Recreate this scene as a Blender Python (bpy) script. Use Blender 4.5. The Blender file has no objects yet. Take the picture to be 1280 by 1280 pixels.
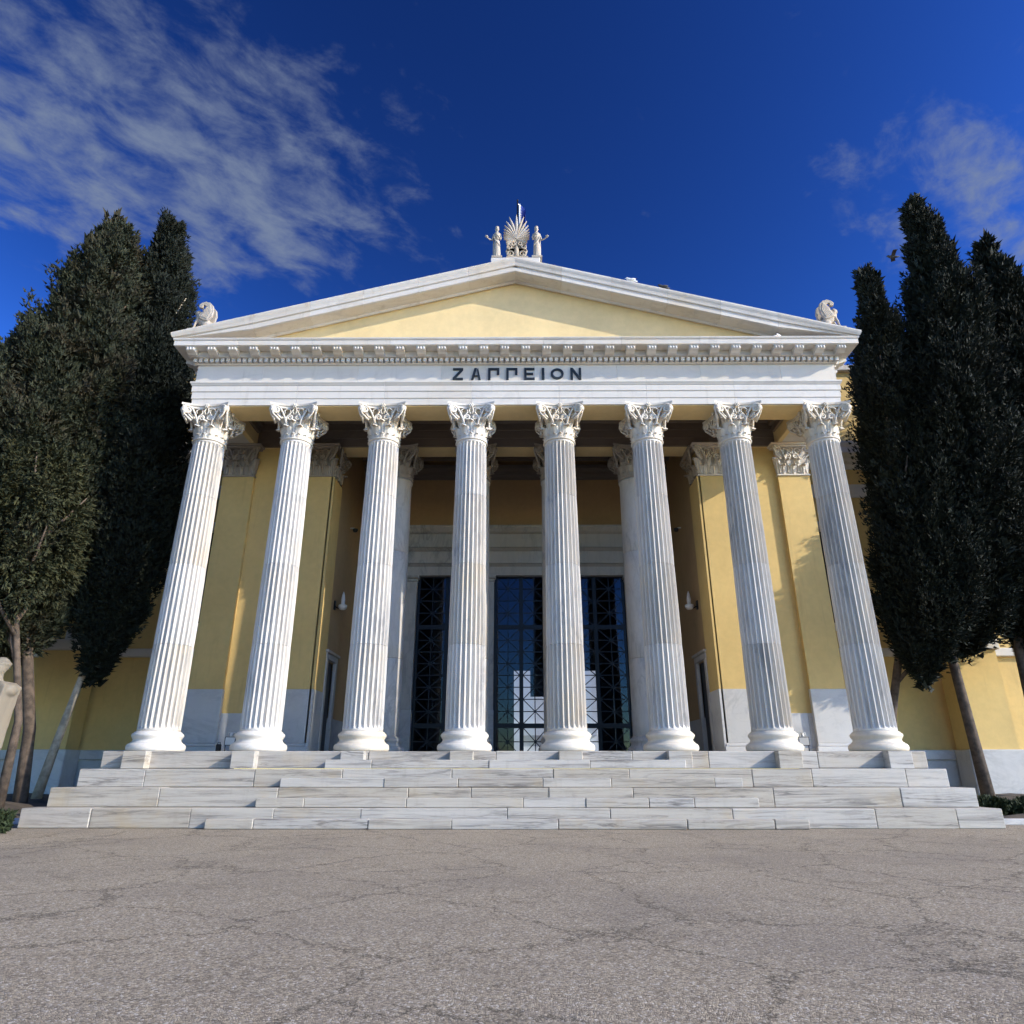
import bpy, bmesh, math, random
import numpy as np
from mathutils import Vector, Matrix, Quaternion
random.seed(7); rng = np.random.default_rng(11)
PI = math.pi
scene = bpy.context.scene
col = bpy.data.collections.new('place'); scene.collection.children.link(col)

# ------------------------------------------------------------------ camera
CAM = dict(f=844.93, pitch=.3622, yaw=.0056, roll=.0001, loc=(-.0013, -19.4217, 1.2897))
cd = bpy.data.cameras.new('camera'); cam = bpy.data.objects.new('camera', cd); col.objects.link(cam)
cd.sensor_width = 36; cd.lens = 36 * CAM['f'] / 1280; cd.clip_start = .05; cd.clip_end = 3000
cam.location = CAM['loc']
_p, _y, _r = CAM['pitch'], CAM['yaw'], CAM['roll']
fw = Vector((-math.sin(_y) * math.cos(_p), math.cos(_y) * math.cos(_p), math.sin(_p)))
rt = Vector((math.cos(_y), math.sin(_y), 0)); up = rt.cross(fw)
r2 = rt * math.cos(_r) + up * math.sin(_r); u2 = -rt * math.sin(_r) + up * math.cos(_r)
cam.rotation_euler = Matrix((r2, u2, -fw)).transposed().to_euler()
scene.camera = cam

# ------------------------------------------------------------------ sun, sky, exposure
SUN = Vector((2.46, -1.0, 1.42)).normalized()
sd = bpy.data.lights.new('sun', 'SUN'); sd.energy = 4.0; sd.angle = math.radians(.53); sd.color = (1, .91, .77)
so = bpy.data.objects.new('sun', sd); col.objects.link(so); so.location = SUN * 60
so.rotation_euler = SUN.to_track_quat('Z', 'Y').to_euler()
scene.view_settings.view_transform = 'Standard'; scene.view_settings.look = 'None'
scene.view_settings.gamma = 1; scene.view_settings.use_curve_mapping = False
scene.view_settings.exposure = .56

world = bpy.data.worlds.new('World'); scene.world = world; world.use_nodes = True
wt = world.node_tree; wt.nodes.clear()
def NN(t, k, **kw):
    n = t.nodes.new(k)
    for a, b in kw.items():
        if a.startswith('i_'): n.inputs[a[2:]].default_value = b
        else: setattr(n, a, b)
    return n
def L(t, a, b): t.links.new(a, b)
def M(t, op, a, b=None, c=None, clamp=False):
    n = t.nodes.new('ShaderNodeMath'); n.operation = op; n.use_clamp = clamp
    for i, v in enumerate((a, b, c)):
        if v is None: continue
        if isinstance(v, (int, float)): n.inputs[i].default_value = v
        else: t.links.new(v, n.inputs[i])
    return n.outputs[0]
def VM(t, op, a, b=None):
    n = t.nodes.new('ShaderNodeVectorMath'); n.operation = op
    for i, v in enumerate((a, b)):
        if v is None: continue
        if isinstance(v, (tuple, list)): n.inputs[i].default_value = v
        else: t.links.new(v, n.inputs[i])
    return n
def MAPR(t, v, a, b, c=0., d=1., smooth=True):
    n = t.nodes.new('ShaderNodeMapRange'); n.interpolation_type = 'SMOOTHSTEP' if smooth else 'LINEAR'
    t.links.new(v, n.inputs[0])
    for i, x in enumerate((a, b, c, d)): n.inputs[1 + i].default_value = x
    return n.outputs[0]
def MIX(t, f, a, b, mode='MIX'):
    n = t.nodes.new('ShaderNodeMix'); n.data_type = 'RGBA'; n.blend_type = mode
    if isinstance(f, (int, float)): n.inputs[0].default_value = f
    else: t.links.new(f, n.inputs[0])
    for i, v in ((6, a), (7, b)):
        if isinstance(v, (tuple, list)): n.inputs[i].default_value = (*v[:3], 1)
        else: t.links.new(v, n.inputs[i])
    return n.outputs[2]
def NOISE(t, vec, scale, detail=4, rough=.55, dist=0.):
    n = t.nodes.new('ShaderNodeTexNoise'); n.inputs['Scale'].default_value = scale
    n.inputs['Detail'].default_value = detail; n.inputs['Roughness'].default_value = rough
    n.inputs['Distortion'].default_value = dist
    t.links.new(vec, n.inputs['Vector']); return n.outputs[0]

sky = NN(wt, 'ShaderNodeTexSky', sky_type='NISHITA', sun_disc=False)
sky.sun_elevation = math.asin(SUN.z); sky.sun_rotation = math.atan2(SUN.x, SUN.y)
sky.altitude = 100; sky.air_density = 1.0; sky.dust_density = .3; sky.ozone_density = 3.0
tc = NN(wt, 'ShaderNodeTexCoord')
hs = NN(wt, 'ShaderNodeHueSaturation', i_Saturation=1.04, i_Value=.72); L(wt, sky.outputs[0], hs.inputs['Color'])
gm = NN(wt, 'ShaderNodeGamma', i_Gamma=2.4); L(wt, hs.outputs[0], gm.inputs[0])
base_sky = gm.outputs[0]
# wispy high clouds, laid out on a flat layer far above the place
sep = NN(wt, 'ShaderNodeSeparateXYZ'); L(wt, tc.outputs['Generated'], sep.inputs[0])
zc = M(wt, 'MAXIMUM', sep.outputs[2], .06)
pl = NN(wt, 'ShaderNodeCombineXYZ')
L(wt, M(wt, 'DIVIDE', sep.outputs[0], zc), pl.inputs[0]); L(wt, M(wt, 'DIVIDE', sep.outputs[1], zc), pl.inputs[1])
mp = NN(wt, 'ShaderNodeMapping', vector_type='TEXTURE'); L(wt, pl.outputs[0], mp.inputs[0])
mp.inputs['Rotation'].default_value = (0, 0, math.radians(42)); mp.inputs['Scale'].default_value = (1.15, .85, 1)
n1 = NOISE(wt, mp.outputs[0], 9.5, 9, .62, .25)
n2 = NOISE(wt, pl.outputs[0], 3.4, 4, .5, .3)
tex = M(wt, 'ADD', M(wt, 'MULTIPLY', n1, .78), M(wt, 'MULTIPLY', n2, .22))
def cover(cx, cy, rx, ry, rot):                                      # one cloud field on that layer
    m = NN(wt, 'ShaderNodeMapping', vector_type='TEXTURE'); L(wt, pl.outputs[0], m.inputs[0])
    m.inputs['Location'].default_value = (cx, cy, 0); m.inputs['Rotation'].default_value = (0, 0, math.radians(rot))
    m.inputs['Scale'].default_value = (rx, ry, 1)
    ln = VM(wt, 'LENGTH', m.outputs[0]).outputs['Value']
    return MAPR(wt, ln, 1.25, .25, 0, 1)
c1 = cover(-.66, .90, .62, .46, 20); c2 = cover(.86, .98, .36, .26, 25)
c3 = M(wt, 'MULTIPLY', MAPR(wt, sep.outputs[1], .1, -.3, 0, 1), .75)
cov = M(wt, 'MAXIMUM', M(wt, 'MAXIMUM', c1, M(wt, 'MULTIPLY', c2, .9)), c3)
dens = M(wt, 'ADD', tex, M(wt, 'MULTIPLY', cov, .30))
cl = MAPR(wt, dens, .62, .98, 0, .85)
skyc = MIX(wt, cl, base_sky, (2.9, 3.6, 5.0))
bg = NN(wt, 'ShaderNodeBackground', i_Strength=.052); L(wt, skyc, bg.inputs[0])
ow = NN(wt, 'ShaderNodeOutputWorld'); L(wt, bg.outputs[0], ow.inputs[0])

# ------------------------------------------------------------------ materials
def new_mat(name):
    m = bpy.data.materials.new(name); m.use_nodes = True; t = m.node_tree; t.nodes.clear()
    b = t.nodes.new('ShaderNodeBsdfPrincipled'); o = t.nodes.new('ShaderNodeOutputMaterial')
    t.links.new(b.outputs[0], o.inputs[0]); return m, t, b
def coords(t, rand=True, world_space=False):
    c = t.nodes.new('ShaderNodeTexCoord'); src = c.outputs['Object']
    if world_space:
        g = t.nodes.new('ShaderNodeNewGeometry'); return g.outputs['Position'], None
    oi = t.nodes.new('ShaderNodeObjectInfo')
    if rand:
        cb = t.nodes.new('ShaderNodeCombineXYZ')
        for i, k in enumerate((37., 53., 71.)): L(t, M(t, 'MULTIPLY', oi.outputs['Random'], k), cb.inputs[i])
        src = VM(t, 'ADD', src, cb.outputs[0]).outputs[0]
    return src, oi.outputs['Random']
def bump(t, b, h, s, d=.02):
    n = t.nodes.new('ShaderNodeBump'); n.inputs['Strength'].default_value = s; n.inputs['Distance'].default_value = d
    t.links.new(h, n.inputs['Height']); t.links.new(n.outputs[0], b.inputs['Normal'])
def marble(name, light, dark, stretch=(1, 1, 1), vein=.5, scale=1.2, tint=.12, warm=.25, rough=.55, rot=(0, 0, 0), pit=.25, stain=0.):
    m, t, b = new_mat(name); v, rnd = coords(t)
    mp = t.nodes.new('ShaderNodeMapping'); t.links.new(v, mp.inputs[0]); mp.inputs['Scale'].default_value = stretch
    mp.inputs['Rotation'].default_value = rot
    w = NOISE(t, mp.outputs[0], scale * .8, 6, .6, 1.2)
    veinm = MAPR(t, M(t, 'ABSOLUTE', M(t, 'SUBTRACT', w, .5)), 0, .05, 1, 0)       # thin veins where the noise crosses its middle
    w2 = NOISE(t, mp.outputs[0], scale * 2.3, 6, .65, .8)
    v2 = MAPR(t, M(t, 'ABSOLUTE', M(t, 'SUBTRACT', w2, .48)), 0, .035, 1, 0)
    cloud = MAPR(t, NOISE(t, mp.outputs[0], scale * .9, 5, .6), .35, .75, 0, 1)
    f = M(t, 'MULTIPLY', M(t, 'MAXIMUM', veinm, M(t, 'MULTIPLY', v2, .6)), M(t, 'ADD', M(t, 'MULTIPLY', cloud, .8), .2))
    f = M(t, 'ADD', M(t, 'MULTIPLY', f, vein), M(t, 'MULTIPLY', cloud, vein * .35), clamp=True)
    c = MIX(t, f, light, dark)
    wm = MAPR(t, NOISE(t, v, scale * .55, 4, .6), .5, .75, 0, warm)
    c = MIX(t, wm, c, (light[0] * .98, light[1] * .86, light[2] * .66))
    if rnd is not None:
        hv = t.nodes.new('ShaderNodeHueSaturation'); L(t, c, hv.inputs['Color'])
        L(t, MAPR(t, rnd, 0, 1, 1 - tint, 1 + tint * .5, False), hv.inputs['Value'])
        L(t, MAPR(t, rnd, 0, 1, 1.3, .7, False), hv.inputs['Saturation']); c = hv.outputs[0]
    if stain:
        g = t.nodes.new('ShaderNodeNewGeometry'); ms = t.nodes.new('ShaderNodeMapping'); L(t, g.outputs['Position'], ms.inputs[0])
        ms.inputs['Scale'].default_value = (2.2, 2.2, .35)
        st = MAPR(t, NOISE(t, ms.outputs[0], 1.6, 6, .7), .52, .78, 0, stain)
        c = MIX(t, st, c, (light[0] * .36, light[1] * .33, light[2] * .28))
    L(t, c, b.inputs['Base Color']); b.inputs['Roughness'].default_value = rough
    h = M(t, 'ADD', NOISE(t, v, 34, 4, .7), M(t, 'MULTIPLY', NOISE(t, v, 6, 3, .6), .6)); bump(t, b, h, pit, .006)
    return m
def plain(name, c, rough=.6, metal=0., var=.12, scale=3., bmp=.15, world_space=True, spec=None):
    m, t, b = new_mat(name); v, rnd = coords(t, True, world_space)
    n = NOISE(t, v, scale, 6, .6)
    k = MAPR(t, n, .3, .7, 1 - var, 1 + var)
    hv = t.nodes.new('ShaderNodeHueSaturation'); hv.inputs['Color'].default_value = (*c, 1); L(t, k, hv.inputs['Value'])
    L(t, hv.outputs[0], b.inputs['Base Color']); b.inputs['Roughness'].default_value = rough; b.inputs['Metallic'].default_value = metal
    if spec is not None: b.inputs['Specular IOR Level'].default_value = spec
    if bmp: bump(t, b, NOISE(t, v, scale * 9, 4, .6), bmp, .01)
    return m
def stucco(name, c, grime=.3):
    m, t, b = new_mat(name); v, _ = coords(t, False, True)
    n = NOISE(t, v, .6, 5, .6); n2 = NOISE(t, v, 5, 5, .65)
    k = M(t, 'ADD', M(t, 'MULTIPLY', MAPR(t, n, .3, .7, -.07, .05), 1), MAPR(t, n2, .3, .7, .96, 1.03))
    hv = t.nodes.new('ShaderNodeHueSaturation'); hv.inputs['Color'].default_value = (*c, 1); L(t, k, hv.inputs['Value'])
    ms = t.nodes.new('ShaderNodeMapping'); L(t, v, ms.inputs[0]); ms.inputs['Scale'].default_value = (3, 3, .28)
    st = MAPR(t, NOISE(t, ms.outputs[0], 1.3, 6, .65), .55, .8, 0, grime)
    L(t, MIX(t, st, hv.outputs[0], (c[0] * .55, c[1] * .52, c[2] * .5)), b.inputs['Base Color'])
    b.inputs['Roughness'].default_value = .9
    bump(t, b, M(t, 'ADD', NOISE(t, v, 60, 3, .6), M(t, 'MULTIPLY', NOISE(t, v, 4, 3, .6), 1.2)), .35, .006)
    return m

MAT = {}
MAT['column'] = marble('marble_column', (.63, .59, .53), (.28, .27, .26), (1, 1, .22), .60, 1.3, .09, .30, .5, stain=.22)
MAT['carved'] = marble('marble_carved', (.65, .60, .52), (.33, .30, .26), (1, 1, 1), .25, 2.0, .05, .3, .6, stain=.22)
MAT['entab'] = marble('marble_entablature', (.63, .595, .535), (.36, .35, .34), (.35, 1, 1), .3, .9, .06, .2, .6, stain=.28)
MAT['cornice'] = marble('marble_cornice', (.64, .605, .55), (.34, .315, .29), (.35, 1, 1), .35, .9, .08, .35, .65, stain=.45)
MAT['step'] = marble('marble_step', (.47, .43, .37), (.14, .125, .11), (.16, 1, 3.2), .85, 2.0, .09, .45, .6, rot=(0, .05, .02), pit=.5, stain=.22)
MAT['greymarble'] = marble('marble_grey_veined', (.52, .49, .45), (.24, .235, .23), (1, 1, .35), .65, 1.4, .08, .25, .5, stain=.15)
MAT['dado'] = marble('marble_dado', (.56, .55, .53), (.28, .28, .29), (.5, 1, .8), .45, 1.3, .08, .15, .55, stain=.12)
MAT['statue'] = marble('marble_statue', (.42, .37, .305), (.24, .205, .17), (1, 1, 1), .2, 2.2, .05, .4, .7, stain=.35)
MAT['herm'] = marble('marble_herm', (.21, .17, .115), (.11, .095, .065), (1, 1, .5), .4, 1.2, .05, .5, .7, stain=.4)
MAT['stucco'] = stucco('yellow_stucco', (.64, .455, .175), .38)
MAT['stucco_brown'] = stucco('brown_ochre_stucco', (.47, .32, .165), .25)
MAT['stucco_pale'] = stucco('pale_yellow_stucco', (.72, .56, .29), .14)
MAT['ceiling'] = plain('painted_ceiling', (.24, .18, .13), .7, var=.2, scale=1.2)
MAT['shade_brown'] = marble('beam_shade_brown', (.17, .135, .11), (.08, .068, .058), (.3, 1, 1), .4, 1.0, .05, .2, .6)  # dark brown puts the porch shade into the beam marble's colour
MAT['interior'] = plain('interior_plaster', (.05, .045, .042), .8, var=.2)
MAT['white_plaster'] = plain('white_plaster', (.8, .79, .76), .8, var=.05)
MAT['metal'] = plain('dark_bronze_metal', (.018, .022, .030), .38, .7, var=.15, bmp=.05)
MAT['black'] = plain('black_paint', (.02, .021, .024), .45, .2, var=.1, bmp=.05)
MAT['letter'] = plain('dark_bronze_letter', (.020, .028, .034), .5, .4, var=.2, bmp=.1)
MAT['roof'] = plain('roof_tile', (.42, .27, .17), .85, var=.2)
MAT['bark'] = plain('bark', (.085, .062, .045), .95, var=.45, scale=5, bmp=.9)
MAT['bark_pale'] = plain('pale_bark', (.36, .30, .22), .9, var=.3, scale=5, bmp=.8)
MAT['soil'] = plain('soil', (.075, .06, .045), .95, var=.4, scale=2.5, bmp=.9)
MAT['lampglass'] = plain('frosted_lamp_glass', (.72, .70, .66), .3, var=.05, bmp=0)
MAT['bird'] = plain('bird_grey', (.045, .045, .05), .7, world_space=False, scale=9)
MAT['bird_white'] = plain('bird_white', (.8, .8, .78), .7, world_space=False, scale=9)
# glass: clear with a blue-grey cast, real reflection
m, t, b = new_mat('door_glass'); t.nodes.remove(b); o = [n for n in t.nodes if n.type == 'OUTPUT_MATERIAL'][0]
tr = NN(t, 'ShaderNodeBsdfTransparent'); tr.inputs[0].default_value = (.66, .72, .82, 1)
gl = NN(t, 'ShaderNodeBsdfGlossy'); gl.inputs['Roughness'].default_value = .03; gl.inputs[0].default_value = (.8, .88, 1, 1)
fr = NN(t, 'ShaderNodeFresnel', i_IOR=1.5); ms_ = NN(t, 'ShaderNodeMixShader')
L(t, M(t, 'MULTIPLY', fr.outputs[0], .5), ms_.inputs[0]); L(t, tr.outputs[0], ms_.inputs[1]); L(t, gl.outputs[0], ms_.inputs[2]); L(t, ms_.outputs[0], o.inputs[0])
MAT['glass'] = m
# foliage
def foliage(name, a, b_, c_):
    m, t, b = new_mat(name); g = t.nodes.new('ShaderNodeNewGeometry')
    n = NOISE(t, g.outputs['Position'], 1.1, 3, .6)
    c = MIX(t, g.outputs['Random Per Island'], a, b_); c = MIX(t, MAPR(t, n, .45, .7), c, c_)
    L(t, c, b.inputs['Base Color']); b.inputs['Roughness'].default_value = .75; b.inputs['Specular IOR Level'].default_value = .25
    return m
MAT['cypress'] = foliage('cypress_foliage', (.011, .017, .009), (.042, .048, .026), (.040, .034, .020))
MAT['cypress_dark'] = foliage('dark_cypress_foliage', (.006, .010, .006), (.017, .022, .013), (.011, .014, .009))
MAT['leafy'] = foliage('olive_highlight_foliage', (.016, .022, .009), (.060, .060, .026), (.032, .034, .016))
MAT['hedge'] = foliage('hedge_foliage', (.014, .024, .010), (.034, .048, .018), (.025, .034, .012))
# ground: worn aggregate asphalt with cracks
m, t, b = new_mat('worn_asphalt'); v, _ = coords(t, False, True)
vo = NN(t, 'ShaderNodeTexVoronoi', feature='F1', i_Scale=62.); L(t, v, vo.inputs['Vector'])
stone = vo.outputs['Color']
sepc = NN(t, 'ShaderNodeSeparateColor'); L(t, stone, sepc.inputs[0])
c = MIX(t, sepc.outputs[0], (.175, .138, .094), (.52, .43, .30))
c = MIX(t, MAPR(t, sepc.outputs[1], .80, .96, 0, .8), c, (.62, .56, .48))
edge = NN(t, 'ShaderNodeTexVoronoi', feature='DISTANCE_TO_EDGE', i_Scale=62.); L(t, v, edge.inputs['Vector'])
c = MIX(t, MAPR(t, edge.outputs[0], 0, .12, .5, 0), c, (.07, .062, .055))
c = MIX(t, MAPR(t, NOISE(t, v, 15, 5, .7), .5, .72, 0, .45), c, (.10, .085, .072))
c = MIX(t, MAPR(t, NOISE(t, v, .33, 5, .6), .4, .75, 0, .42), c, (.15, .125, .105))
c = MIX(t, MAPR(t, NOISE(t, v, .9, 6, .7), .55, .8, 0, .30), c, (.40, .36, .30))
warp = NN(t, 'ShaderNodeTexNoise', i_Scale=1.6, i_Detail=9., i_Roughness=.78); L(t, v, warp.inputs['Vector'])
wv = VM(t, 'ADD', v, VM(t, 'SCALE', VM(t, 'SUBTRACT', warp.outputs['Color'], (.5, .5, .5)).outputs[0]).outputs[0]).outputs[0]
[n for n in t.nodes if n.type == 'VECT_MATH' and n.operation == 'SCALE'][0].inputs['Scale'].default_value = 1.1
cr = NN(t, 'ShaderNodeTexVoronoi', feature='DISTANCE_TO_EDGE', i_Scale=.42); L(t, wv, cr.inputs['Vector'])
cr2 = NN(t, 'ShaderNodeTexVoronoi', feature='DISTANCE_TO_EDGE', i_Scale=1.5); L(t, wv, cr2.inputs['Vector'])
k1 = M(t, 'MULTIPLY', MAPR(t, cr.outputs[0], .0014, .0064, 1, 0), MAPR(t, NOISE(t, v, .8, 3, .6), .34, .46))
k2 = M(t, 'MULTIPLY', MAPR(t, cr2.outputs[0], .002, .010, .8, 0), MAPR(t, NOISE(t, v, .6, 3, .5), .47, .55))
ck = M(t, 'MAXIMUM', k1, k2)
c = MIX(t, M(t, 'MULTIPLY', ck, .92), c, (.04, .033, .027))
L(t, c, b.inputs['Base Color']); b.inputs['Roughness'].default_value = .85
h = M(t, 'SUBTRACT', M(t, 'ADD', M(t, 'MULTIPLY', MAPR(t, edge.outputs[0], 0, .25, 0, 1), .6), M(t, 'MULTIPLY', NOISE(t, v, 8, 4, .6), .8)), M(t, 'MULTIPLY', ck, 1.6))
bump(t, b, h, .8, .012); MAT['asphalt'] = m
# flag
m, t, b = new_mat('striped_flag_cloth'); tcn = NN(t, 'ShaderNodeTexCoord'); sp = NN(t, 'ShaderNodeSeparateXYZ'); L(t, tcn.outputs['Object'], sp.inputs[0])
sw = M(t, 'LESS_THAN', sp.outputs[0], .14)
L(t, MIX(t, sw, (.02, .05, .30), (.8, .8, .82)), b.inputs['Base Color']); b.inputs['Roughness'].default_value = .8; MAT['flag'] = m

# ------------------------------------------------------------------ mesh helpers
class MB:
    def __init__(s): s.v = []; s.f = []; s.smooth = []
    def add(s, vs, fs, smooth=False, mtx=None):
        o = len(s.v)
        if mtx is not None: vs = [tuple(mtx @ Vector(p)) for p in vs]
        s.v.extend([tuple(p) for p in vs]); s.f.extend([tuple(i + o for i in f) for f in fs]); s.smooth.extend([smooth] * len(fs)); return s
    def box(s, x0, x1, y0, y1, z0, z1, c=0.):
        if c <= 0:
            vs = [(x, y, z) for z in (z0, z1) for y in (y0, y1) for x in (x0, x1)]
            return s.add(vs, [(0, 2, 3, 1), (4, 5, 7, 6), (0, 1, 5, 4), (2, 6, 7, 3), (0, 4, 6, 2), (1, 3, 7, 5)])
        vs = []                                                     # chamfered block, 24 vertices
        idx = {}
        X = (x0, x1); Y = (y0, y1); Z = (z0, z1)
        for i in (0, 1):
            for j in (0, 1):
                for k in (0, 1):
                    sx, sy, sz = (1 - 2 * i), (1 - 2 * j), (1 - 2 * k)
                    for a, p in (('x', (X[i], Y[j] + sy * c, Z[k] + sz * c)), ('y', (X[i] + sx * c, Y[j], Z[k] + sz * c)), ('z', (X[i] + sx * c, Y[j] + sy * c, Z[k]))):
                        idx[(i, j, k, a)] = len(vs); vs.append(p)
        g = lambda i, j, k, a: idx[(i, j, k, a)]
        fs = []
        for i in (0, 1): fs.append([g(i, 0, 0, 'x'), g(i, 0, 1, 'x'), g(i, 1, 1, 'x'), g(i, 1, 0, 'x')][::(1 if i == 0 else -1)])
        for j in (0, 1): fs.append([g(0, j, 0, 'y'), g(1, j, 0, 'y'), g(1, j, 1, 'y'), g(0, j, 1, 'y')][::(1 if j == 0 else -1)])
        for k in (0, 1): fs.append([g(0, 0, k, 'z'), g(0, 1, k, 'z'), g(1, 1, k, 'z'), g(1, 0, k, 'z')][::(1 if k == 0 else -1)])
        for j in (0, 1):
            for k in (0, 1): fs.append([g(0, j, k, 'y'), g(0, j, k, 'z'), g(1, j, k, 'z'), g(1, j, k, 'y')][::(1 if j == k else -1)])
        for i in (0, 1):
            for k in (0, 1): fs.append([g(i, 0, k, 'x'), g(i, 1, k, 'x'), g(i, 1, k, 'z'), g(i, 0, k, 'z')][::(1 if i != k else -1)][::-1])
        for i in (0, 1):
            for j in (0, 1): fs.append([g(i, j, 0, 'x'), g(i, j, 0, 'y'), g(i, j, 1, 'y'), g(i, j, 1, 'x')][::(1 if i == j else -1)])
        for i in (0, 1):
            for j in (0, 1):
                for k in (0, 1): fs.append([g(i, j, k, 'x'), g(i, j, k, 'y'), g(i, j, k, 'z')])
        return s.add(vs, fs)
    def loft(s, rings, closed=True, cap=True, smooth=False):
        n = len(rings[0]); vs = [p for r in rings for p in r]; fs = []
        for a in range(len(rings) - 1):
            for i in range(n if closed else n - 1):
                j = (i + 1) % n; fs.append((a * n + i, a * n + j, (a + 1) * n + j, (a + 1) * n + i))
        o = len(s.v); s.add(vs, fs, smooth)
        if cap and closed:
            s.f.append(tuple(o + i for i in range(n))[::-1]); s.f.append(tuple(o + (len(rings) - 1) * n + i for i in range(n))); s.smooth += [False, False]
        return s
    def lathe(s, prof, seg=32, centre=(0, 0, 0), smooth=True, cap=True):
        rings = [[(centre[0] + r * math.cos(2 * PI * i / seg), centre[1] + r * math.sin(2 * PI * i / seg), centre[2] + z) for i in range(seg)] for r, z in prof]
        return s.loft(rings, True, cap, smooth)
    def tube(s, pts, rad, seg=6, smooth=True):
        pts = [Vector(p) for p in pts]; rings = []; n0 = None
        for i, p in enumerate(pts):
            d = (pts[min(i + 1, len(pts) - 1)] - pts[max(i - 1, 0)]).normalized()
            if n0 is None: n0 = d.orthogonal().normalized()
            n0 = (n0 - d * n0.dot(d)).normalized(); b = d.cross(n0); r = rad[i] if isinstance(rad, (list, tuple)) else rad
            rings.append([tuple(p + (n0 * math.cos(2 * PI * k / seg) + b * math.sin(2 * PI * k / seg)) * r) for k in range(seg)])
        return s.loft(rings, True, True, smooth)
    def grid(s, P, smooth=True):                                    # P[i][j] points
        n, m = len(P), len(P[0]); vs = [p for r in P for p in r]
        return s.add(vs, [(i * m + j, i * m + j + 1, (i + 1) * m + j + 1, (i + 1) * m + j) for i in range(n - 1) for j in range(m - 1)], smooth)
    def ell(s, c, r, seg=12, rings=8, mtx=None):
        vs = []; fs = []
        for a in range(rings + 1):
            th = PI * a / rings
            for k in range(seg):
                ph = 2 * PI * k / seg
                v = Vector((r[0] * math.sin(th) * math.cos(ph), r[1] * math.sin(th) * math.sin(ph), r[2] * math.cos(th)))
                if mtx is not None: v = mtx @ v
                vs.append(tuple(v + Vector(c)))
        for a in range(rings):
            for k in range(seg): fs.append((a * seg + k, (a + 1) * seg + k, (a + 1) * seg + (k + 1) % seg, a * seg + (k + 1) % seg))
        return s.add(vs, fs, True)
    def mesh(s, name, mat):
        me = bpy.data.meshes.new(name); me.from_pydata(s.v, [], s.f); me.validate()
        if len(me.polygons) == len(s.smooth): me.polygons.foreach_set('use_smooth', s.smooth)
        bm = bmesh.new(); bm.from_mesh(me); bmesh.ops.recalc_face_normals(bm, faces=bm.faces); bm.to_mesh(me); bm.free()
        me.materials.append(MAT[mat] if isinstance(mat, str) else mat); return me
def put(name, me, parent=None, loc=(0, 0, 0), rot=(0, 0, 0), scale=None):
    o = bpy.data.objects.new(name, me); col.objects.link(o); o.location = loc; o.rotation_euler = rot
    if scale: o.scale = scale
    if parent is not None: o.parent = parent
    return o
def part(name, mb, mat, parent, loc=(0, 0, 0), rot=(0, 0, 0)): return put(name, mb.mesh(name, mat), parent, loc, rot)
def thing(name, label, cat, loc=(0, 0, 0), group=None, mb=None, mat=None, rot=(0, 0, 0)):
    o = put(name, mb.mesh(name, mat) if mb else None, None, loc, rot)
    o['label'] = label; o['category'] = cat
    if group: o['group'] = group
    return o
def struct(name, mb, mat, kind='structure', label=None):
    o = put(name, mb.mesh(name, mat)); o['kind'] = kind
    if label: o['label'] = label
    return o

# ------------------------------------------------------------------ ground
FLOOR = 1.705; SP = 2.8; COLX = [(i - 3.5) * SP for i in range(8)]
g = MB(); g.add([(-900, -300, 0), (900, -300, 0), (900, 1500, 0), (-900, 1500, 0)], [(0, 1, 2, 3)])
struct('forecourt_asphalt', g, 'asphalt')
for s, nm in ((-1, 'planting_bed_left'), (1, 'planting_bed_right')):
    b_ = MB(); n = 16; P = []
    for i in range(n + 1):
        row = []
        for j in range(n + 1):
            x = 11.45 + 22 * i / n; y = -1.2 + 8.0 * j / n
            row.append((s * x, y, .02 + .42 * min(1, min(i, j, n - j) / 2) + .05 * math.sin(i * 2.1 + j * 1.3)))
        P.append(row)
    b_.grid(P); struct(nm, b_, 'soil')
    k = MB(); k.box(*sorted((s * 11.31, s * 36)), -1.38, -1.22, 0, .14, .015); struct('kerb_' + nm.split('_')[-1], k, 'dado')

# ------------------------------------------------------------------ the building
B = thing('neoclassical_building', 'yellow and white neoclassical hall with a portico of eight tall fluted columns under a pediment', 'building')

# --- column pieces
def shaft_r(tt):                                                    # radius along the shaft, slight entasis
    return .548 - .078 * tt ** 1.35
SH0, SH1 = FLOOR + .52, 10.92
def drum_mesh(za, zb, first, last):
    NF = 24; per = 8; rings = []
    zs = [za + .004]
    if first: zs += [za + d for d in (.05, .10, .13, .17, .22)]
    n = 7; lo = zs[-1]; hi = zb - (.22 if last else .004)
    zs += [lo + (hi - lo) * i / n for i in range(1, n + 1)]
    if last: zs += [zb - d for d in (.17, .13, .10, .05, .004)]
    out = [(0, 0)]
    for z in zs:
        r = shaft_r((z - SH0) / (SH1 - SH0)); dep = .088
        if first: dep *= max(0, min(1, (z - za - .06) / .12)) ** .5
        if last: dep *= max(0, min(1, (zb - z - .06) / .12)) ** .5
        if z == zs[0] and not first: r -= .006
        if z == zs[-1] and not last: r -= .006
        ring = []
        for f in range(NF):
            for q in range(per):
                u = q / per; a = 2 * PI * (f + u) / NF
                d = 0 if u < .12 else dep * math.sin(PI * (u - .12) / .88) ** .6 if u > .12 else 0
                ring.append(((r - d) * math.cos(a), (r - d) * math.sin(a), z - FLOOR))
        rings.append(ring)
    m = MB(); m.loft(rings, True, True, False); return m
CUTS = [SH0, 4.55, 6.9, 9.1, SH1]
drums = [drum_mesh(CUTS[i], CUTS[i + 1], i == 0, i == 3).mesh('shaft_drum', 'column') for i in range(4)]
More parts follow.
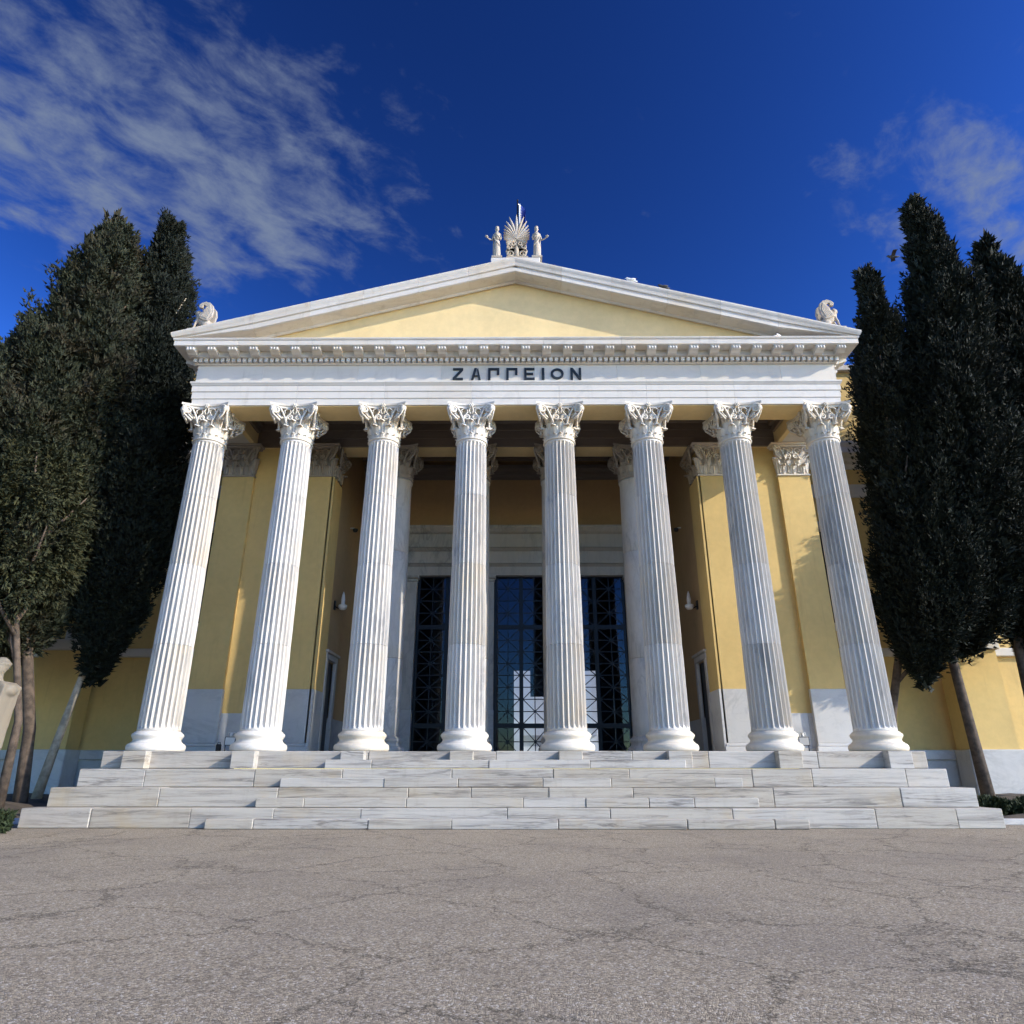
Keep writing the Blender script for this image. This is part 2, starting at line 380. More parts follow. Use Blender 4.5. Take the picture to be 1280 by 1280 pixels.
base = MB(); base.lathe([(.02, .004), (.70, .004), (.73, .03), (.745, .09), (.735, .15), (.70, .195), (.655, .205), (.655, .225), (.62, .245), (.602, .28), (.60, .315), (.625, .335), (.625, .355), (.648, .375), (.655, .415), (.64, .455), (.60, .475), (.60, .495), (.575, .505), (.555, .52), (.02, .52)], 64)
base_me = base.mesh('column', 'carved')

# --- Corinthian capital
def spiral(c, r0, r1, a0, turns, n=26, s=1):
    return [(c[0] + (r0 + (r1 - r0) * i / n) * math.cos(a0 + s * 2 * PI * turns * i / n), c[1] + (r0 + (r1 - r0) * i / n) * math.sin(a0 + s * 2 * PI * turns * i / n)) for i in range(n + 1)]
def leaf(mb, org, outd, wid, hgt, lean=.10, curl=.16, nu=8, nv=11):
    """acanthus leaf rising from org on a surface facing outd and curling out at its tip"""
    o = Vector(org); n = Vector(outd).normalized(); tn = Vector((-n.y, n.x, 0)); P = []
    for i in range(nv + 1):
        v = i / nv
        if v < .72: z = hgt * v / .72 * .93; d = .02 + lean * (v / .72) ** 2
        else:
            a = (v - .72) / .28 * PI * .95; z = hgt * .93 + curl * .42 * math.sin(a); d = .02 + lean + curl * .5 * (1 - math.cos(a))
        lob = .80 + .20 * abs(math.sin(v * PI * 3.5)); w = wid * lob * (1 - .55 * max(0, (v - .6) / .4) ** 1.6) * (.72 + .28 * math.sin(min(1, v / .5) * PI / 2))
        row = []
        for j in range(nu + 1):
            u = 2 * j / nu - 1; rib = .022 * math.cos(u * PI * 3) * (1 - v * .4); cup = -.05 * u * u * (wid / .2)
            row.append(tuple(o + n * (d + rib + cup) + tn * (u * w * .5) + Vector((0, 0, z - .02 * abs(u)))))
        P.append(row)
    mb.grid(P)
def scrolls(mb, half, dfun, H, n, full=True):
    """volutes, helices and tendrils on one face; half = half width at the top, dfun(t) = distance out"""
    n = Vector(n); tn = Vector((-n.y, n.x, 0))
    def path(pts, rad):
        mb.tube([tuple(n * (dfun(x) + .0) + tn * x + Vector((0, 0, z))) for x, z in pts], rad, 5)
    for s in (-1, 1):
        k = half / .68
        cA = (s * .545 * k, .80 * H)
        sp = spiral(cA, .135, .03, PI / 2, 1.6, 24, -s if s > 0 else 1)
        st = [(s * .20 * k, .40 * H), (s * .25 * k, .55 * H), (s * .33 * k, .72 * H), (s * .42 * k, .86 * H)]
        P = st + sp; path(P, [.036] * 4 + [.044 - .018 * i / len(sp) for i in range(len(sp))])
        cB = (s * .125 * k, .60 * H)
        sb = spiral(cB, .10, .025, 0 if s > 0 else PI, 1.5, 20, s)
        path([(s * .21 * k, .38 * H), (s * .235 * k, .50 * H)] + sb, [.032] * 2 + [.036 - .014 * i / len(sb) for i in range(len(sb))])
        path([(s * .19 * k, .66 * H), (s * .11 * k, .75 * H), (s * .13 * k, .84 * H), (s * .22 * k, .86 * H), (s * .30 * k, .80 * H), (s * .27 * k, .72 * H)], .024)
        path([(s * .02 * k, .70 * H), (s * .07 * k, .80 * H), (s * .03 * k, .90 * H)], .026)
        path([(s * .36 * k, .56 * H), (s * .44 * k, .62 * H), (s * .50 * k, .68 * H)], .028)
        if full: path([(s * .40 * k, .50 * H), (s * .50 * k, .58 * H), (s * .60 * k, .66 * H), (s * .66 * k, .80 * H)], [.035, .035, .03, .03])
    c = n * (dfun(0) + .07) + Vector((0, 0, .935 * H))
    for a in range(6):                                              # fleuron
        an = a * PI / 3; mb.ell(tuple(c + tn * .05 * math.cos(an) + Vector((0, 0, .05 * math.sin(an)))), (.035, .035, .035), 6, 4)
    mb.ell(tuple(c + n * .02), (.03, .03, .03), 6, 4)
def abacus(mb, hw, mid, z0, z1, sides=4):
    for z_a, z_b, e in ((z0, z0 + (z1 - z0) * .55, -.03), (z0 + (z1 - z0) * .55, z1, 0)):
        rings = []
        for z in (z_a, z_b):
            ring = []
            for q in range(4):
                ca, sa = math.cos(q * PI / 2), math.sin(q * PI / 2)
                for i in range(10):
                    t_ = -1 + 2 * i / 10; x = t_ * (hw + e); d = mid + e + (hw - mid) * abs(t_) ** 2.2
                    ring.append((d * ca - x * sa, d * sa + x * ca, z))
            rings.append(ring)
        mb.loft(rings, True, True, False)
H = 1.20
cap = MB()
cap.lathe([(.47, 0), (.50, .015), (.515, .035), (.50, .055), (.47, .06), (.465, .10), (.45, .40), (.42, .60), (.42, .90), (.47, 1.02), (.50, 1.06)], 40)
for k in range(16): leaf(cap, (.455 * math.cos(k * PI / 8), .455 * math.sin(k * PI / 8), .05), (math.cos(k * PI / 8), math.sin(k * PI / 8), 0), .17, .16, .02, .05, 6, 5)
for k in range(8): leaf(cap, (.45 * math.cos(k * PI / 4 + PI / 8), .45 * math.sin(k * PI / 4 + PI / 8), .12), (math.cos(k * PI / 4 + PI / 8), math.sin(k * PI / 4 + PI / 8), 0), .34, .33, .07, .14)
for k in range(8):
    a = k * PI / 4; big = k % 2 == 1
    leaf(cap, (.44 * math.cos(a), .44 * math.sin(a), .18), (math.cos(a), math.sin(a), 0), .34, .42 if not big else .52, .09, .15 if not big else .22)
for q in range(4):
    nv_ = (math.cos(q * PI / 2), math.sin(q * PI / 2), 0)
    scrolls(cap, .70, lambda x: .535 + .20 * (abs(x) / .7) ** 2, H, nv_)
    a = q * PI / 2 + PI / 4; dg = Vector((math.cos(a), math.sin(a), 0)); side = Vector((-dg.y, dg.x, 0))
    pts = [dg * d_ + Vector((0, 0, z_)) for d_, z_ in ((.50, .62), (.60, .74), (.70, .84), (.84, .98), (.93, 1.04), (.965, .98), (.94, .90), (.88, .88))]
    for sg in (-.045, .045): cap.tube([tuple(p + side * sg) for p in pts], [.045, .045, .04, .05, .055, .055, .05, .03], 6)
abacus(cap, .735, .575, 1.04, 1.198)
cap_me = cap.mesh('capital', 'carved')
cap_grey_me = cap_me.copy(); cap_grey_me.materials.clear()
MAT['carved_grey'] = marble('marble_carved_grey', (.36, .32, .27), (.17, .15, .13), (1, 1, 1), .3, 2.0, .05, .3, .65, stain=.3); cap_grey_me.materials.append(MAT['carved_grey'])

pedestal = MB(); pedestal.box(-.30, .30, -1.05, -.74, -.426, -.003, .012); ped_me = pedestal.mesh('pedestal', 'step')
for i, X in enumerate(COLX):
    c_ = put('column', base_me, B, (X, 0, FLOOR), (0, 0, 0))
    for d in drums: put('shaft_drum', d, c_)
    put('capital', cap_me, c_, (0, 0, SH1 - FLOOR), (0, 0, 0))
    put('pedestal', ped_me, c_)

# inner columns (smooth grey shafts) behind
in_base = MB(); in_base.lathe([(.02, .0), (.68, .0), (.70, .05), (.70, .16), (.66, .2), (.60, .23), (.585, .3), (.61, .34), (.63, .38), (.61, .44), (.56, .47), (.54, .52), (.02, .52)], 48)
in_base_me = in_base.mesh('inner_column', 'greymarble')
def smooth_drum(za, zb, last):
    r = lambda z: .515 - .055 * ((z - SH0) / (SH1 - SH0)) ** 1.3
    p = [(.02, za + .002), (r(za) - .008, za + .002), (r(za), za + .012)] + [(r(za + (zb - za) * i / 6), za + (zb - za) * i / 6) for i in range(1, 6)]
    if last: p += [(r(zb - .12), zb - .12), (r(zb) + .03, zb - .10), (r(zb) + .035, zb - .06), (r(zb), zb - .04), (r(zb), zb - .004), (.02, zb - .004)]
    else: p += [(r(zb), zb - .012), (r(zb) - .008, zb - .002), (.02, zb - .002)]
    m = MB(); m.lathe([(a, z - FLOOR) for a, z in p], 48); return m
CU2 = [SH0, 4.6, 8.2, SH1]
sdr = [smooth_drum(CU2[i], CU2[i + 1], i == 2).mesh('shaft_drum', 'greymarble') for i in range(3)]
INY = 2.95
for X in COLX[2:6]:
    c_ = put('inner_column', in_base_me, B, (X, INY, FLOOR))
    for d in sdr: put('shaft_drum', d, c_)
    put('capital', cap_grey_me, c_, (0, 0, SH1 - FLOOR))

# --- porch floor and side masses
fl = MB(); fl.box(-10.5, 10.5, -.1, 7.55, FLOOR - .3, FLOOR - .004); part('porch_floor', fl, 'step', B)

# yellow flank walls, pilasters, antae
WY = 2.60
for s in (-1, 1):
    x0, x1 = sorted((s * 6.50, s * 10.30))
    w = MB(); w.box(x0, x1, WY, 7.5, 2.90, 13.8); part('flank_wall', w, 'stucco', B)
    w = MB()
    xs = [x0, x0 + 1.3, x0 + 2.6, x1]
    for a, b2 in zip(xs[:-1], xs[1:]):
        sl = MB(); sl.box(a + .003, b2 - .003, WY - .03, WY + .4, FLOOR, 2.895, .006); part('dado_slab', sl, 'dado', B)
    sk = MB(); sk.box(x0, x1, WY - .075, WY - .034, FLOOR, FLOOR + .16, .01); part('skirting', sk, 'greymarble', B)
    for X in (s * 9.8, s * 7.0):
        p = MB(); p.box(X - .55, X + .55, WY - .15, WY - .002, 3.62, SH1, 0)
        po = part('pilaster', p, 'stucco', B)
        q_ = MB(); q_.box(X - .575, X + .575, WY - .18, WY - .034, FLOOR + .30, 3.615, .008); part('pilaster_dado', q_, 'dado', po)
        q_ = MB(); q_.box(X - .62, X + .62, WY - .225, WY - .08, FLOOR, FLOOR + .20, .01); q_.box(X - .595, X + .595, WY - .20, WY - .04, FLOOR + .204, FLOOR + .295, .02); part('pilaster_base', q_, 'dado', po)
        # carved flat capital
        c2 = MB(); c2.box(X - .53, X + .53, WY - .13, WY - .003, SH1 + .004, SH1 + 1.07)
        c2.box(X - .58, X + .58, WY - .20, WY - .004, SH1 + .002, SH1 + .06, .01)
        tmp = MB()
        for u in (-.36, 0, .36): leaf(tmp, (u * .98, -.17, .07), (0, -1, 0), .33, .30, .07, .13)
        for u in (-.18, .18): leaf(tmp, (u, -.16, .12), (0, -1, 0), .30, .46, .09, .15)
        for u in (-.52, .52): leaf(tmp, (u, -.14, .12), (u, -.5, 0), .28, .50, .10, .18)
        class _S: pass
        tm2 = MB(); scrolls(tm2, .68, lambda x: .23 + .18 * (abs(x) / .68) ** 3, H, (0, -1, 0), True)
        tm2.box(-.68, .68, -.36, .14, 1.06, 1.12, .012); tm2.box(-.74, .74, -.43, .14, 1.124, 1.198, .012)
        for tmq in (tmp, tm2): c2.add([(a + X, b + WY, c + SH1) for a, b, c in tmq.v], tmq.f, False)
        part('pilaster_capital', c2, 'carved' if s > 0 else 'carved_grey', po)  # left capitals get the darker marble: their shade is put into the colour
    # anta return on the inner side, and the long inner side wall
    w = MB(); w.box(*sorted((s * 6.385, s * 6.497)), WY - .15, WY + .95, 3.62, SH1); an = part('anta', w, 'stucco', B)
    w = MB(); w.box(*sorted((s * 6.36, s * 6.497)), WY - .18, WY + .98, FLOOR, 3.615, .008); part('anta_dado', w, 'dado', an)
    tmp = MB(); nx = (-s, 0, 0)
    for u in (-.36, 0, .36): leaf(tmp, (0, u, .08), nx, .34, .33, .06, .12)
    for u in (-.18, .18): leaf(tmp, (.0, u, .12), nx, .32, .46, .04, .10)
    scrolls(tmp, .60, lambda x: .06 + .16 * (abs(x) / .60) ** 3, H, nx, True)
    tmp.box(-.2, .12, -.62, .62, 1.08, 1.19, .012)
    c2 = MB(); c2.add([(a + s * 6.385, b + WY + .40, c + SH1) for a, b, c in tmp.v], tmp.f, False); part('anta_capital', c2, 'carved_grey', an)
    # side wall with its door
    DY0, DY1, DT = 3.75, 4.75, 4.72
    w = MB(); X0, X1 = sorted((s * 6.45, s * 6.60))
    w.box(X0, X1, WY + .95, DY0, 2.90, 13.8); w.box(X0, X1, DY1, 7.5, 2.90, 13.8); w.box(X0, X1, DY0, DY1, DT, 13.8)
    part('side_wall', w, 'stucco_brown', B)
    w = MB(); X0, X1 = sorted((s * 6.42, s * 6.497)); w.box(X0, X1, DY1 + .24, 7.2, FLOOR, 2.895, .006); part('dado_slab', w, 'dado', B)
    fr_ = MB(); X0, X1 = sorted((s * 6.34, s * 6.52))
    fr_.box(X0, X1, DY0 - .22, DY0, FLOOR, DT + .02, .015); fr_.box(X0, X1, DY1, DY1 + .22, FLOOR, DT + .02, .015); fr_.box(X0, X1, DY0 - .24, DY1 + .24, DT + .022, DT + .22, .015)
    X0, X1 = sorted((s * 6.28, s * 6.52)); fr_.box(X0, X1, DY0 - .30, DY1 + .30, DT + .222, DT + .32, .02)
    df = part('side_door', fr_, 'greymarble', B)
    X0, X1 = sorted((s * 6.49, s * 6.55)); d_ = MB(); d_.box(X0, X1, DY0, DY1, FLOOR, DT, 0)
    for zz in (FLOOR + .15, FLOOR + 1.1, FLOOR + 2.1): d_.box(*sorted((s * 6.475, s * 6.495)), DY0 + .1, DY1 - .1, zz, zz + .75, .01)
    part('door_leaf', d_, 'black', df)

# --- inner beam over the inner row, brown ceiling with coffers
def profile_block(pts, x0, x1):
    m = MB(); m.loft([[(x, y, z) for y, z in pts] for x in (x0, x1)], True, True, False); return m
bx = [-9.8 - .5] + COLX[1:7] + [9.8 + .5]
for a, b2 in zip(bx[:-1], bx[1:]):
    pr = [(y_ - .15, z_ - .2) for y_, z_ in [(3.55, 12.325), (2.62, 12.325), (2.62, 12.62), (2.59, 12.625), (2.59, 12.93), (2.56, 12.935), (2.56, 13.20), (2.50, 13.22), (2.44, 13.34), (2.44, 13.42), (3.55, 13.42)]]
    part('inner_architrave_block', profile_block(pr, a + .003, b2 - .003), 'shade_brown', B)
    part('soffit_panel', MB().box(a + .06, b2 - .06, 2.55, 3.33, 12.100, 12.122, .01), 'stucco_pale', B)
ce = MB(); ce.box(-10.3, 10.3, -.4, 7.5, 13.8, 13.92); part('porch_ceiling', ce, 'ceiling', B)
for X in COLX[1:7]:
    part('ceiling_beam', MB().box(X - .28, X + .28, .52, 2.27, 13.0, 13.795, .02), 'shade_brown', B)
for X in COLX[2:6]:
    part('ceiling_beam', MB().box(X - .28, X + .28, 3.42, 7.0, 13.25, 13.795, .02), 'shade_brown', B)
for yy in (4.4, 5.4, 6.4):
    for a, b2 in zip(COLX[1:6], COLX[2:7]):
        part('ceiling_rib', MB().box(a + .285, b2 - .285, yy - .14, yy + .14, 13.42, 13.79, .02), 'shade_brown', B)
for s in (-1, 1):                                                  # side beams column 1/8 to pilaster
    a, b2 = sorted((s * 9.30, s * 10.34))
    part('side_architrave', MB().box(a, b2, .53, 2.44, 12.125, 13.8, .012), 'stucco_pale', B)
    part('side_beam_moulding', MB().box(*sorted((s * 9.18, s * 9.297)), .53, 2.28, 12.55, 12.75, .02), 'shade_brown', B)
    part('side_beam_moulding', MB().box(*sorted((s * 9.10, s * 9.297)), .53, 2.28, 12.8, 13.1, .02), 'shade_brown', B)

# --- back wall of the porch with the great doorway
BY = 7.2; OT = 8.594
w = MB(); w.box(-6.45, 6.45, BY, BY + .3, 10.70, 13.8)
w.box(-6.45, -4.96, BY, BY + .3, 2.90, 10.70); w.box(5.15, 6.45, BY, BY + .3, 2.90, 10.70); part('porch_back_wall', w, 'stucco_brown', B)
for s in (-1, 1): part('dado_slab', MB().box(*sorted((s * 5.16, s * 6.44)), BY - .03, BY + .3, FLOOR, 2.895, .006), 'dado', B)
part('wall_cornice', profile_block([(BY, 12.84), (BY - .06, 12.84), (BY - .08, 12.95), (BY - .18, 13.01), (BY - .2, 13.15), (BY - .34, 13.23), (BY - .36, 13.4), (BY, 13.4)], -6.44, 6.44), 'shade_brown', B)
DE = [(BY + .3, OT), (BY - .12, OT), (BY - .12, OT + .36), (BY - .20, OT + .40), (BY - .24, OT + .44), (BY - .06, OT + .445), (BY - .06, OT + .49), (BY - .15, OT + .495), (BY - .15, OT + 1.00), (BY - .25, OT + 1.03), (BY - .34, OT + 1.10), (BY - .04, OT + 1.105), (BY - .04, OT + 1.17), (BY - .17, OT + 1.175), (BY - .17, OT + 1.74), (BY - .30, OT + 1.80), (BY - .42, OT + 1.96), (BY - .42, OT + 2.06), (BY + .3, OT + 2.09)]
for a, b2 in ((-5.14, -1.21), (-1.21, 1.61), (1.61, 5.14)): part('doorway_lintel', profile_block(DE, a + .003, b2 - .003), 'greymarble', B)
for xa, xb in ((-4.95, -3.98), (-1.54, -.87), (1.29, 1.94), (4.40, 5.14)):
    p = MB(); p.box(xa, xb, BY - .10, BY + .35, 3.35, OT - .26, .012); po = part('door_pier', p, 'greymarble', B)
    part('pier_foot', MB().box(xa - .02, xb + .02, BY - .13, BY + .38, FLOOR, 3.345, .012), 'dado', po)
    part('pier_cap', MB().box(xa - .02, xb + .02, BY - .135, BY + .37, OT - .258, OT - .13, .03).box(xa - .07, xb + .07, BY - .19, BY + .42, OT - .128, OT - .003, .02), 'greymarble', po)
ZL = [1.712, 2.785, 6.535, OT]
lattice_cache = {}
def lattice(w_, h_):
    key = (round(w_, 3), round(h_, 3))
    if key not in lattice_cache:
        m = MB(); r = .017
        def bar(a, b_):
            a = Vector((a[0], 0, a[1])); b_ = Vector((b_[0], 0, b_[1])); d = (b_ - a).normalized(); n = Vector((-d.z, 0, d.x)) * r; yv = Vector((0, .018, 0))
            m.loft([[tuple(p + n + yv), tuple(p - n + yv), tuple(p - n - yv), tuple(p + n - yv)] for p in (a, b_)], True, True, False)
        bar((-w_ / 2, -h_ / 2), (w_ / 2, h_ / 2)); bar((-w_ / 2, h_ / 2), (w_ / 2, -h_ / 2)); bar((0, -h_ / 2), (0, h_ / 2)); bar((-w_ / 2, 0), (w_ / 2, 0))
        for sx in (-1, 1): bar((sx * w_ / 2, -h_ / 2), (sx * w_ / 2, h_ / 2)); bar((-w_ / 2, sx * h_ / 2), (w_ / 2, sx * h_ / 2))
        pm = MB(); pm.box(-w_ / 2, w_ / 2, -.004, .004, -h_ / 2, h_ / 2)
        lattice_cache[key] = (m.mesh('lattice', 'metal'), pm.mesh('pane', 'glass'))
    return lattice_cache[key]
for xa, xb in ((-3.98, -1.54), (-.87, 1.29), (1.94, 4.40)):
    fm = MB(); y0, y1 = BY + .12, BY + .22; xm = (xa + xb) / 2
    for x, hw in ((xa + .05, .05), (xm, .06), (xb - .05, .05)): fm.box(x - hw, x + hw, y0, y1, ZL[0], ZL[3], 0)
    for z in (ZL[1], ZL[2]): fm.box(xa + .1, xm - .06, y0 + .002, y1 - .002, z - .07, z + .07); fm.box(xm + .06, xb - .1, y0 + .002, y1 - .002, z - .07, z + .07)
    d_ = part('glazed_door', fm, 'metal', B)
    for ca, cb in ((xa + .1, xm - .06), (xm + .06, xb - .1)):
        for (za, zb, n) in ((ZL[0], ZL[1] - .07, 1), (ZL[1] + .07, ZL[2] - .07, 4), (ZL[2] + .07, ZL[3], 2)):
            for k in range(n):
                hh = (zb - za) / n; lm, pm = lattice(cb - ca, hh)
                ctr = ((ca + cb) / 2, BY + .17, za + hh * (k + .5)); put('lattice', lm, d_, ctr); put('pane', pm, d_, ctr)
# vestibule behind the doors; added wall and panel beyond imitate reflections in the glass
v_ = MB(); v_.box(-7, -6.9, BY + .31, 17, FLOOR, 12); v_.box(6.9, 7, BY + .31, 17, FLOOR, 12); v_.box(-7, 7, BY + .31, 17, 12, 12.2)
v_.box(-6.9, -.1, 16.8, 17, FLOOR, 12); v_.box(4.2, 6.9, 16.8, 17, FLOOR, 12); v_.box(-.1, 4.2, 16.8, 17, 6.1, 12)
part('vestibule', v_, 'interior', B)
part('vestibule_floor', MB().box(-6.9, 6.9, BY + .36, 30, FLOOR - .2, FLOOR - .006), 'greymarble', B)
part('reflection_panel', MB().box(.75, 3.3, 16.7, 16.78, 4.75, 6.2, .02), 'ceiling', B)
part('reflection_wall', MB().box(-1.6, 6.5, 30, 30.4, FLOOR, 10).box(-.6, 5.6, 29.5, 29.99, 3.4, 4.2).box(-.2, .4, 29.3, 29.99, FLOOR, 3.39).box(4.5, 5.1, 29.3, 29.99, FLOOR, 3.39), 'white_plaster', B)

# --- entablature (profile p outwards from the face, z), mitred round three sides
EW = 10.36; EY = -.5
for a, b2 in zip(COLX[:-1], COLX[1:]): part('soffit_panel', MB().box(a + .55, b2 - .55, -.44, .52, 12.095, 12.119, .01), 'stucco_pale', B)
def mould(prof, x0, x1, corner=0, yback=2.5, inner=.5):
    """front segment x0..x1; corner -1/+1 adds the mitred return on that side"""
    m = MB(); W = EW
    def cl(ring_front, ring_other, flip=False): m.loft([ring_front, ring_other], True, True, False)
    fr = [(p, z) for p, z in prof]
    top, bot = fr[-1][1], fr[0][1]
    if corner == 0:
        R_ = [[(x, EY - p, z) for p, z in fr] + [(x, EY + .9, top), (x, EY + .9, bot)] for x in (x0, x1)]; m.loft(R_, True, True, False)
    else:
        s = corner; xin = x0 if s > 0 else x1
        r1 = [(xin, EY - p, z) for p, z in fr] + [(xin, EY + .9, top), (xin, EY + .9, bot)]
        r2_ = [(s * (W + p), EY - p, z) for p, z in fr] + [(s * (W - .9), EY + .9, top), (s * (W - .9), EY + .9, bot)]
        r3 = [(s * (W + p), yback, z) for p, z in fr] + [(s * (W - .9), yback, top), (s * (W - .9), yback, bot)]
        m.loft([r1, r2_, r3], True, True, False)
    return m
def run(name, prof, joints, mat, yback=2.6):
    n = len(joints) - 1; prof = [(p, z - .2) for p, z in prof]
    for i in range(n):
        a, b2 = joints[i], joints[i + 1]
        if i == 0: mm = mould(prof, a, b2 - .003, -1, yback)
        elif i == n - 1: mm = mould(prof, a + .003, b2, 1, yback)
        else: mm = mould(prof, a + .003, b2 - .003)
        part(name, mm, mat, B)
AJ = [-EW] + COLX[1:7] + [EW]
run('architrave_block', [(0, 12.322), (0, 12.545), (.025, 12.56), (.025, 12.79), (.05, 12.805), (.05, 13.0), (.065, 13.01), (.085, 13.05), (.11, 13.09), (.11, 13.138)], AJ, 'entab')
run('frieze_block', [(0, 13.142), (0, 13.776)], [-EW, -8.2, -5.1, -2.4, .6, 3.3, 6.0, 8.6, EW], 'entab')
run('bed_moulding', [(0, 13.780), (.06, 13.785), (.085, 13.81), (.085, 13.822), (.03, 13.824), (.03, 13.955)], [-EW, -7.0, -3.6, .0, 3.4, 7.2, EW], 'cornice')
run('corona_bed', [(0, 13.959), (.20, 13.959), (.24, 13.975), (.24, 14.155)], [-EW, -6.2, -2.0, 2.3, 6.4, EW], 'cornice')
run('corona_block', [(0, 14.159), (.245, 14.159), (.57, 14.159), (.57, 14.175), (.60, 14.175), (.60, 14.35), (.62, 14.355), (.64, 14.40), (.64, 14.425)], [-EW, -8.9, -6.5, -4.0, -1.6, .9, 3.4, 5.9, 8.5, EW], 'cornice')
# dentils: small, joined
dn = MB(); nD = 118
for i in range(nD):
    x = -EW - .13 + (2 * EW + .26) * (i + .5) / nD; dn.box(x - .055, x + .055, EY - .19, EY - .028, 13.625, 13.750)
for s in (-1, 1):
    for i in range(14):
        y = EY + .1 + i * .178; dn.box(*sorted((s * (EW + .028), s * (EW + .19))), y - .052, y + .052, 13.625, 13.75)
o = part('dentil_row', dn, 'cornice', B); o['kind'] = 'stuff'
# modillions with three small drops
mo = MB(); prof = [(0, .185), (0, .02), (.06, 0), (.14, .01), (.20, .045), (.26, .06), (.30, .075), (.315, .11), (.315, .185)]
mo.loft([[(x, -a, z) for a, z in prof] for x in (-.14, .14)], True, True, False)
mo.box(-.16, .16, -.335, 0, .187, .2)
for dx in (-.09, 0, .09): mo.ell((dx, -.322, .13), (.034, .022, .052), 8, 5)
mo_me = mo.mesh('modillion', 'cornice')
NM = 32
for i in range(NM):
    x = -10.43 + 20.86 * i / (NM - 1); put('modillion', mo_me, B, (x, EY - .235, 13.757))
for s in (-1, 1):
    for k in range(4): put('modillion', mo_me, B, (s * (EW + .235), EY + .35 + k * .67, 13.757), (0, 0, s * PI / 2))

# --- letters on the frieze
def poly_letter(strokes):
    m = MB()
    for q in strokes: m.loft([[(x, y, z) for x, z in q] for y in (0, -.035)], True, True, False)
    return m
def rect(x0, x1, z0, z1): return [(x0, z0), (x1, z0), (x1, z1), (x0, z1)]
HL = .44; T = .075
def letter_mesh(ch, w):
    if ch == 'Z': return poly_letter([rect(0, w, HL - T, HL), rect(0, w, 0, T), [(0, T + .002), (.10, T + .002), (w, HL - T - .002), (w - .10, HL - T - .002)]])
    if ch == 'A': return poly_letter([[(0, 0), (T, 0), (w / 2 + .025, HL), (w / 2 - .055, HL)], [(w - T, 0), (w, 0), (w / 2 + .065, HL), (w / 2 + .028, HL - .05)], rect(.10, w - .10, .12, .12 + .05)])
    if ch == 'P': return poly_letter([rect(0, T, 0, HL - T - .002), rect(0, w, HL - T, HL), rect(w - T, w, HL * .42, HL - T - .002)])
    if ch == 'E': return poly_letter([rect(0, T, 0, HL), rect(T + .001, w, HL - T, HL), rect(T + .001, w * .86, HL / 2 - T / 2, HL / 2 + T / 2), rect(T + .001, w, 0, T)])
    if ch == 'I': return poly_letter([rect(0, w, 0, HL)])
    if ch == 'N': return poly_letter([rect(0, T, 0, HL), rect(w - T, w, 0, HL), [(T + .001, HL), (T + .001, HL - .13), (w - T - .001, 0), (w - T - .001, .13)]])
    if ch == 'O':
        m = MB(); n = 28; h2 = HL / 2; P = []
        for i in range(n + 1):
            a = 2 * PI * i / n; ca, sa = math.cos(a), math.sin(a)
            P.append([(w / 2 + (w / 2) * ca, 0, h2 + h2 * .92 * sa), (w / 2 + (w / 2) * ca, -.035, h2 + h2 * .92 * sa), (w / 2 + (w / 2 - T) * ca, -.035, h2 + (h2 * .92 - T) * sa), (w / 2 + (w / 2 - T) * ca, 0, h2 + (h2 * .92 - T) * sa), (w / 2 + (w / 2) * ca, 0, h2 + h2 * .92 * sa)])
        m.grid(P, False); return m
for ch, xa, xb in (('Z', 565, 578), ('A', 588.4, 600.6), ('P', 610, 624.2), ('P', 633.2, 647.3), ('E', 656, 669.2), ('I', 678.3, 681.7), ('O', 689.8, 706.3), ('N', 715, 728.6)):
    X = (xa - 644.6) / 39.35; w = (xb - xa) / 39.35
    part('letter', letter_mesh(ch, w), 'letter', B, (X, EY - .004, 13.015))

# --- pediment
SL = .268; ZC = 16.861                                              # raking corona underside at the apex
ty = MB(); tp = [(-9.8, 14.23), (9.8, 14.23), (9.8, 14.245), (0, 16.87), (-9.8, 14.245)]
ty.loft([[(x, y, z) for x, z in tp] for y in (EY, EY + .4)], True, True, False)
part('tympanum', ty, 'stucco_pale', B)
RP = [(-.05, 0.), (.10, -.07), (.14, 0), (.57, 0), (.57, .018), (.60, .018), (.60, .20), (.64, .215), (.65, .25), (.65, .27), (.665, .33), (.695, .40), (.71, .45), (.71, .50), (-.05, .50)]
RJ = [0, 1.55, 3.2, 5.0, 6.7, 8.5, 99]
for s in (-1, 1):
    for i in range(len(RJ) - 1):
        rings = []
        for e, xv in ((1, RJ[i]), (-1, RJ[i + 1])):
            ring = []
            for p, h_ in RP:
                x = min(xv, EW + max(p, 0)) if xv > 50 else max(0, xv + e * .003) if xv > 0 else 0
                ring.append((s * x, EY - p, max(ZC - SL * x + h_, 14.230 + .02 * h_)))
            rings.append(ring)
        m_ = MB(); m_.loft(rings, True, True, False); part('raking_cornice_block', m_, 'cornice', B)
    # eave gutter along the side and the gable roof behind
    part('side_sima', MB().box(*sorted((s * 10.5, s * 11.10)), EY - .6 + .62, 6.5, 14.23, 14.42, .02), 'cornice', B)
    r_ = MB(); r_.add([(0, EY + .06, 17.33), (s * 11.0, EY + .06, 17.33 - SL * 11.0), (s * 11.0, 12, 17.33 - SL * 11.0), (0, 12, 17.33), (0, EY + .06, 17.2), (s * 11.0, EY + .06, 17.2 - SL * 11), (s * 11.0, 12, 17.2 - SL * 11), (0, 12, 17.2)],
                      [(0, 1, 2, 3), (4, 7, 6, 5), (0, 4, 5, 1), (1, 5, 6, 2), (2, 6, 7, 3), (3, 7, 4, 0)]); part('roof_slope', r_, 'roof', B)

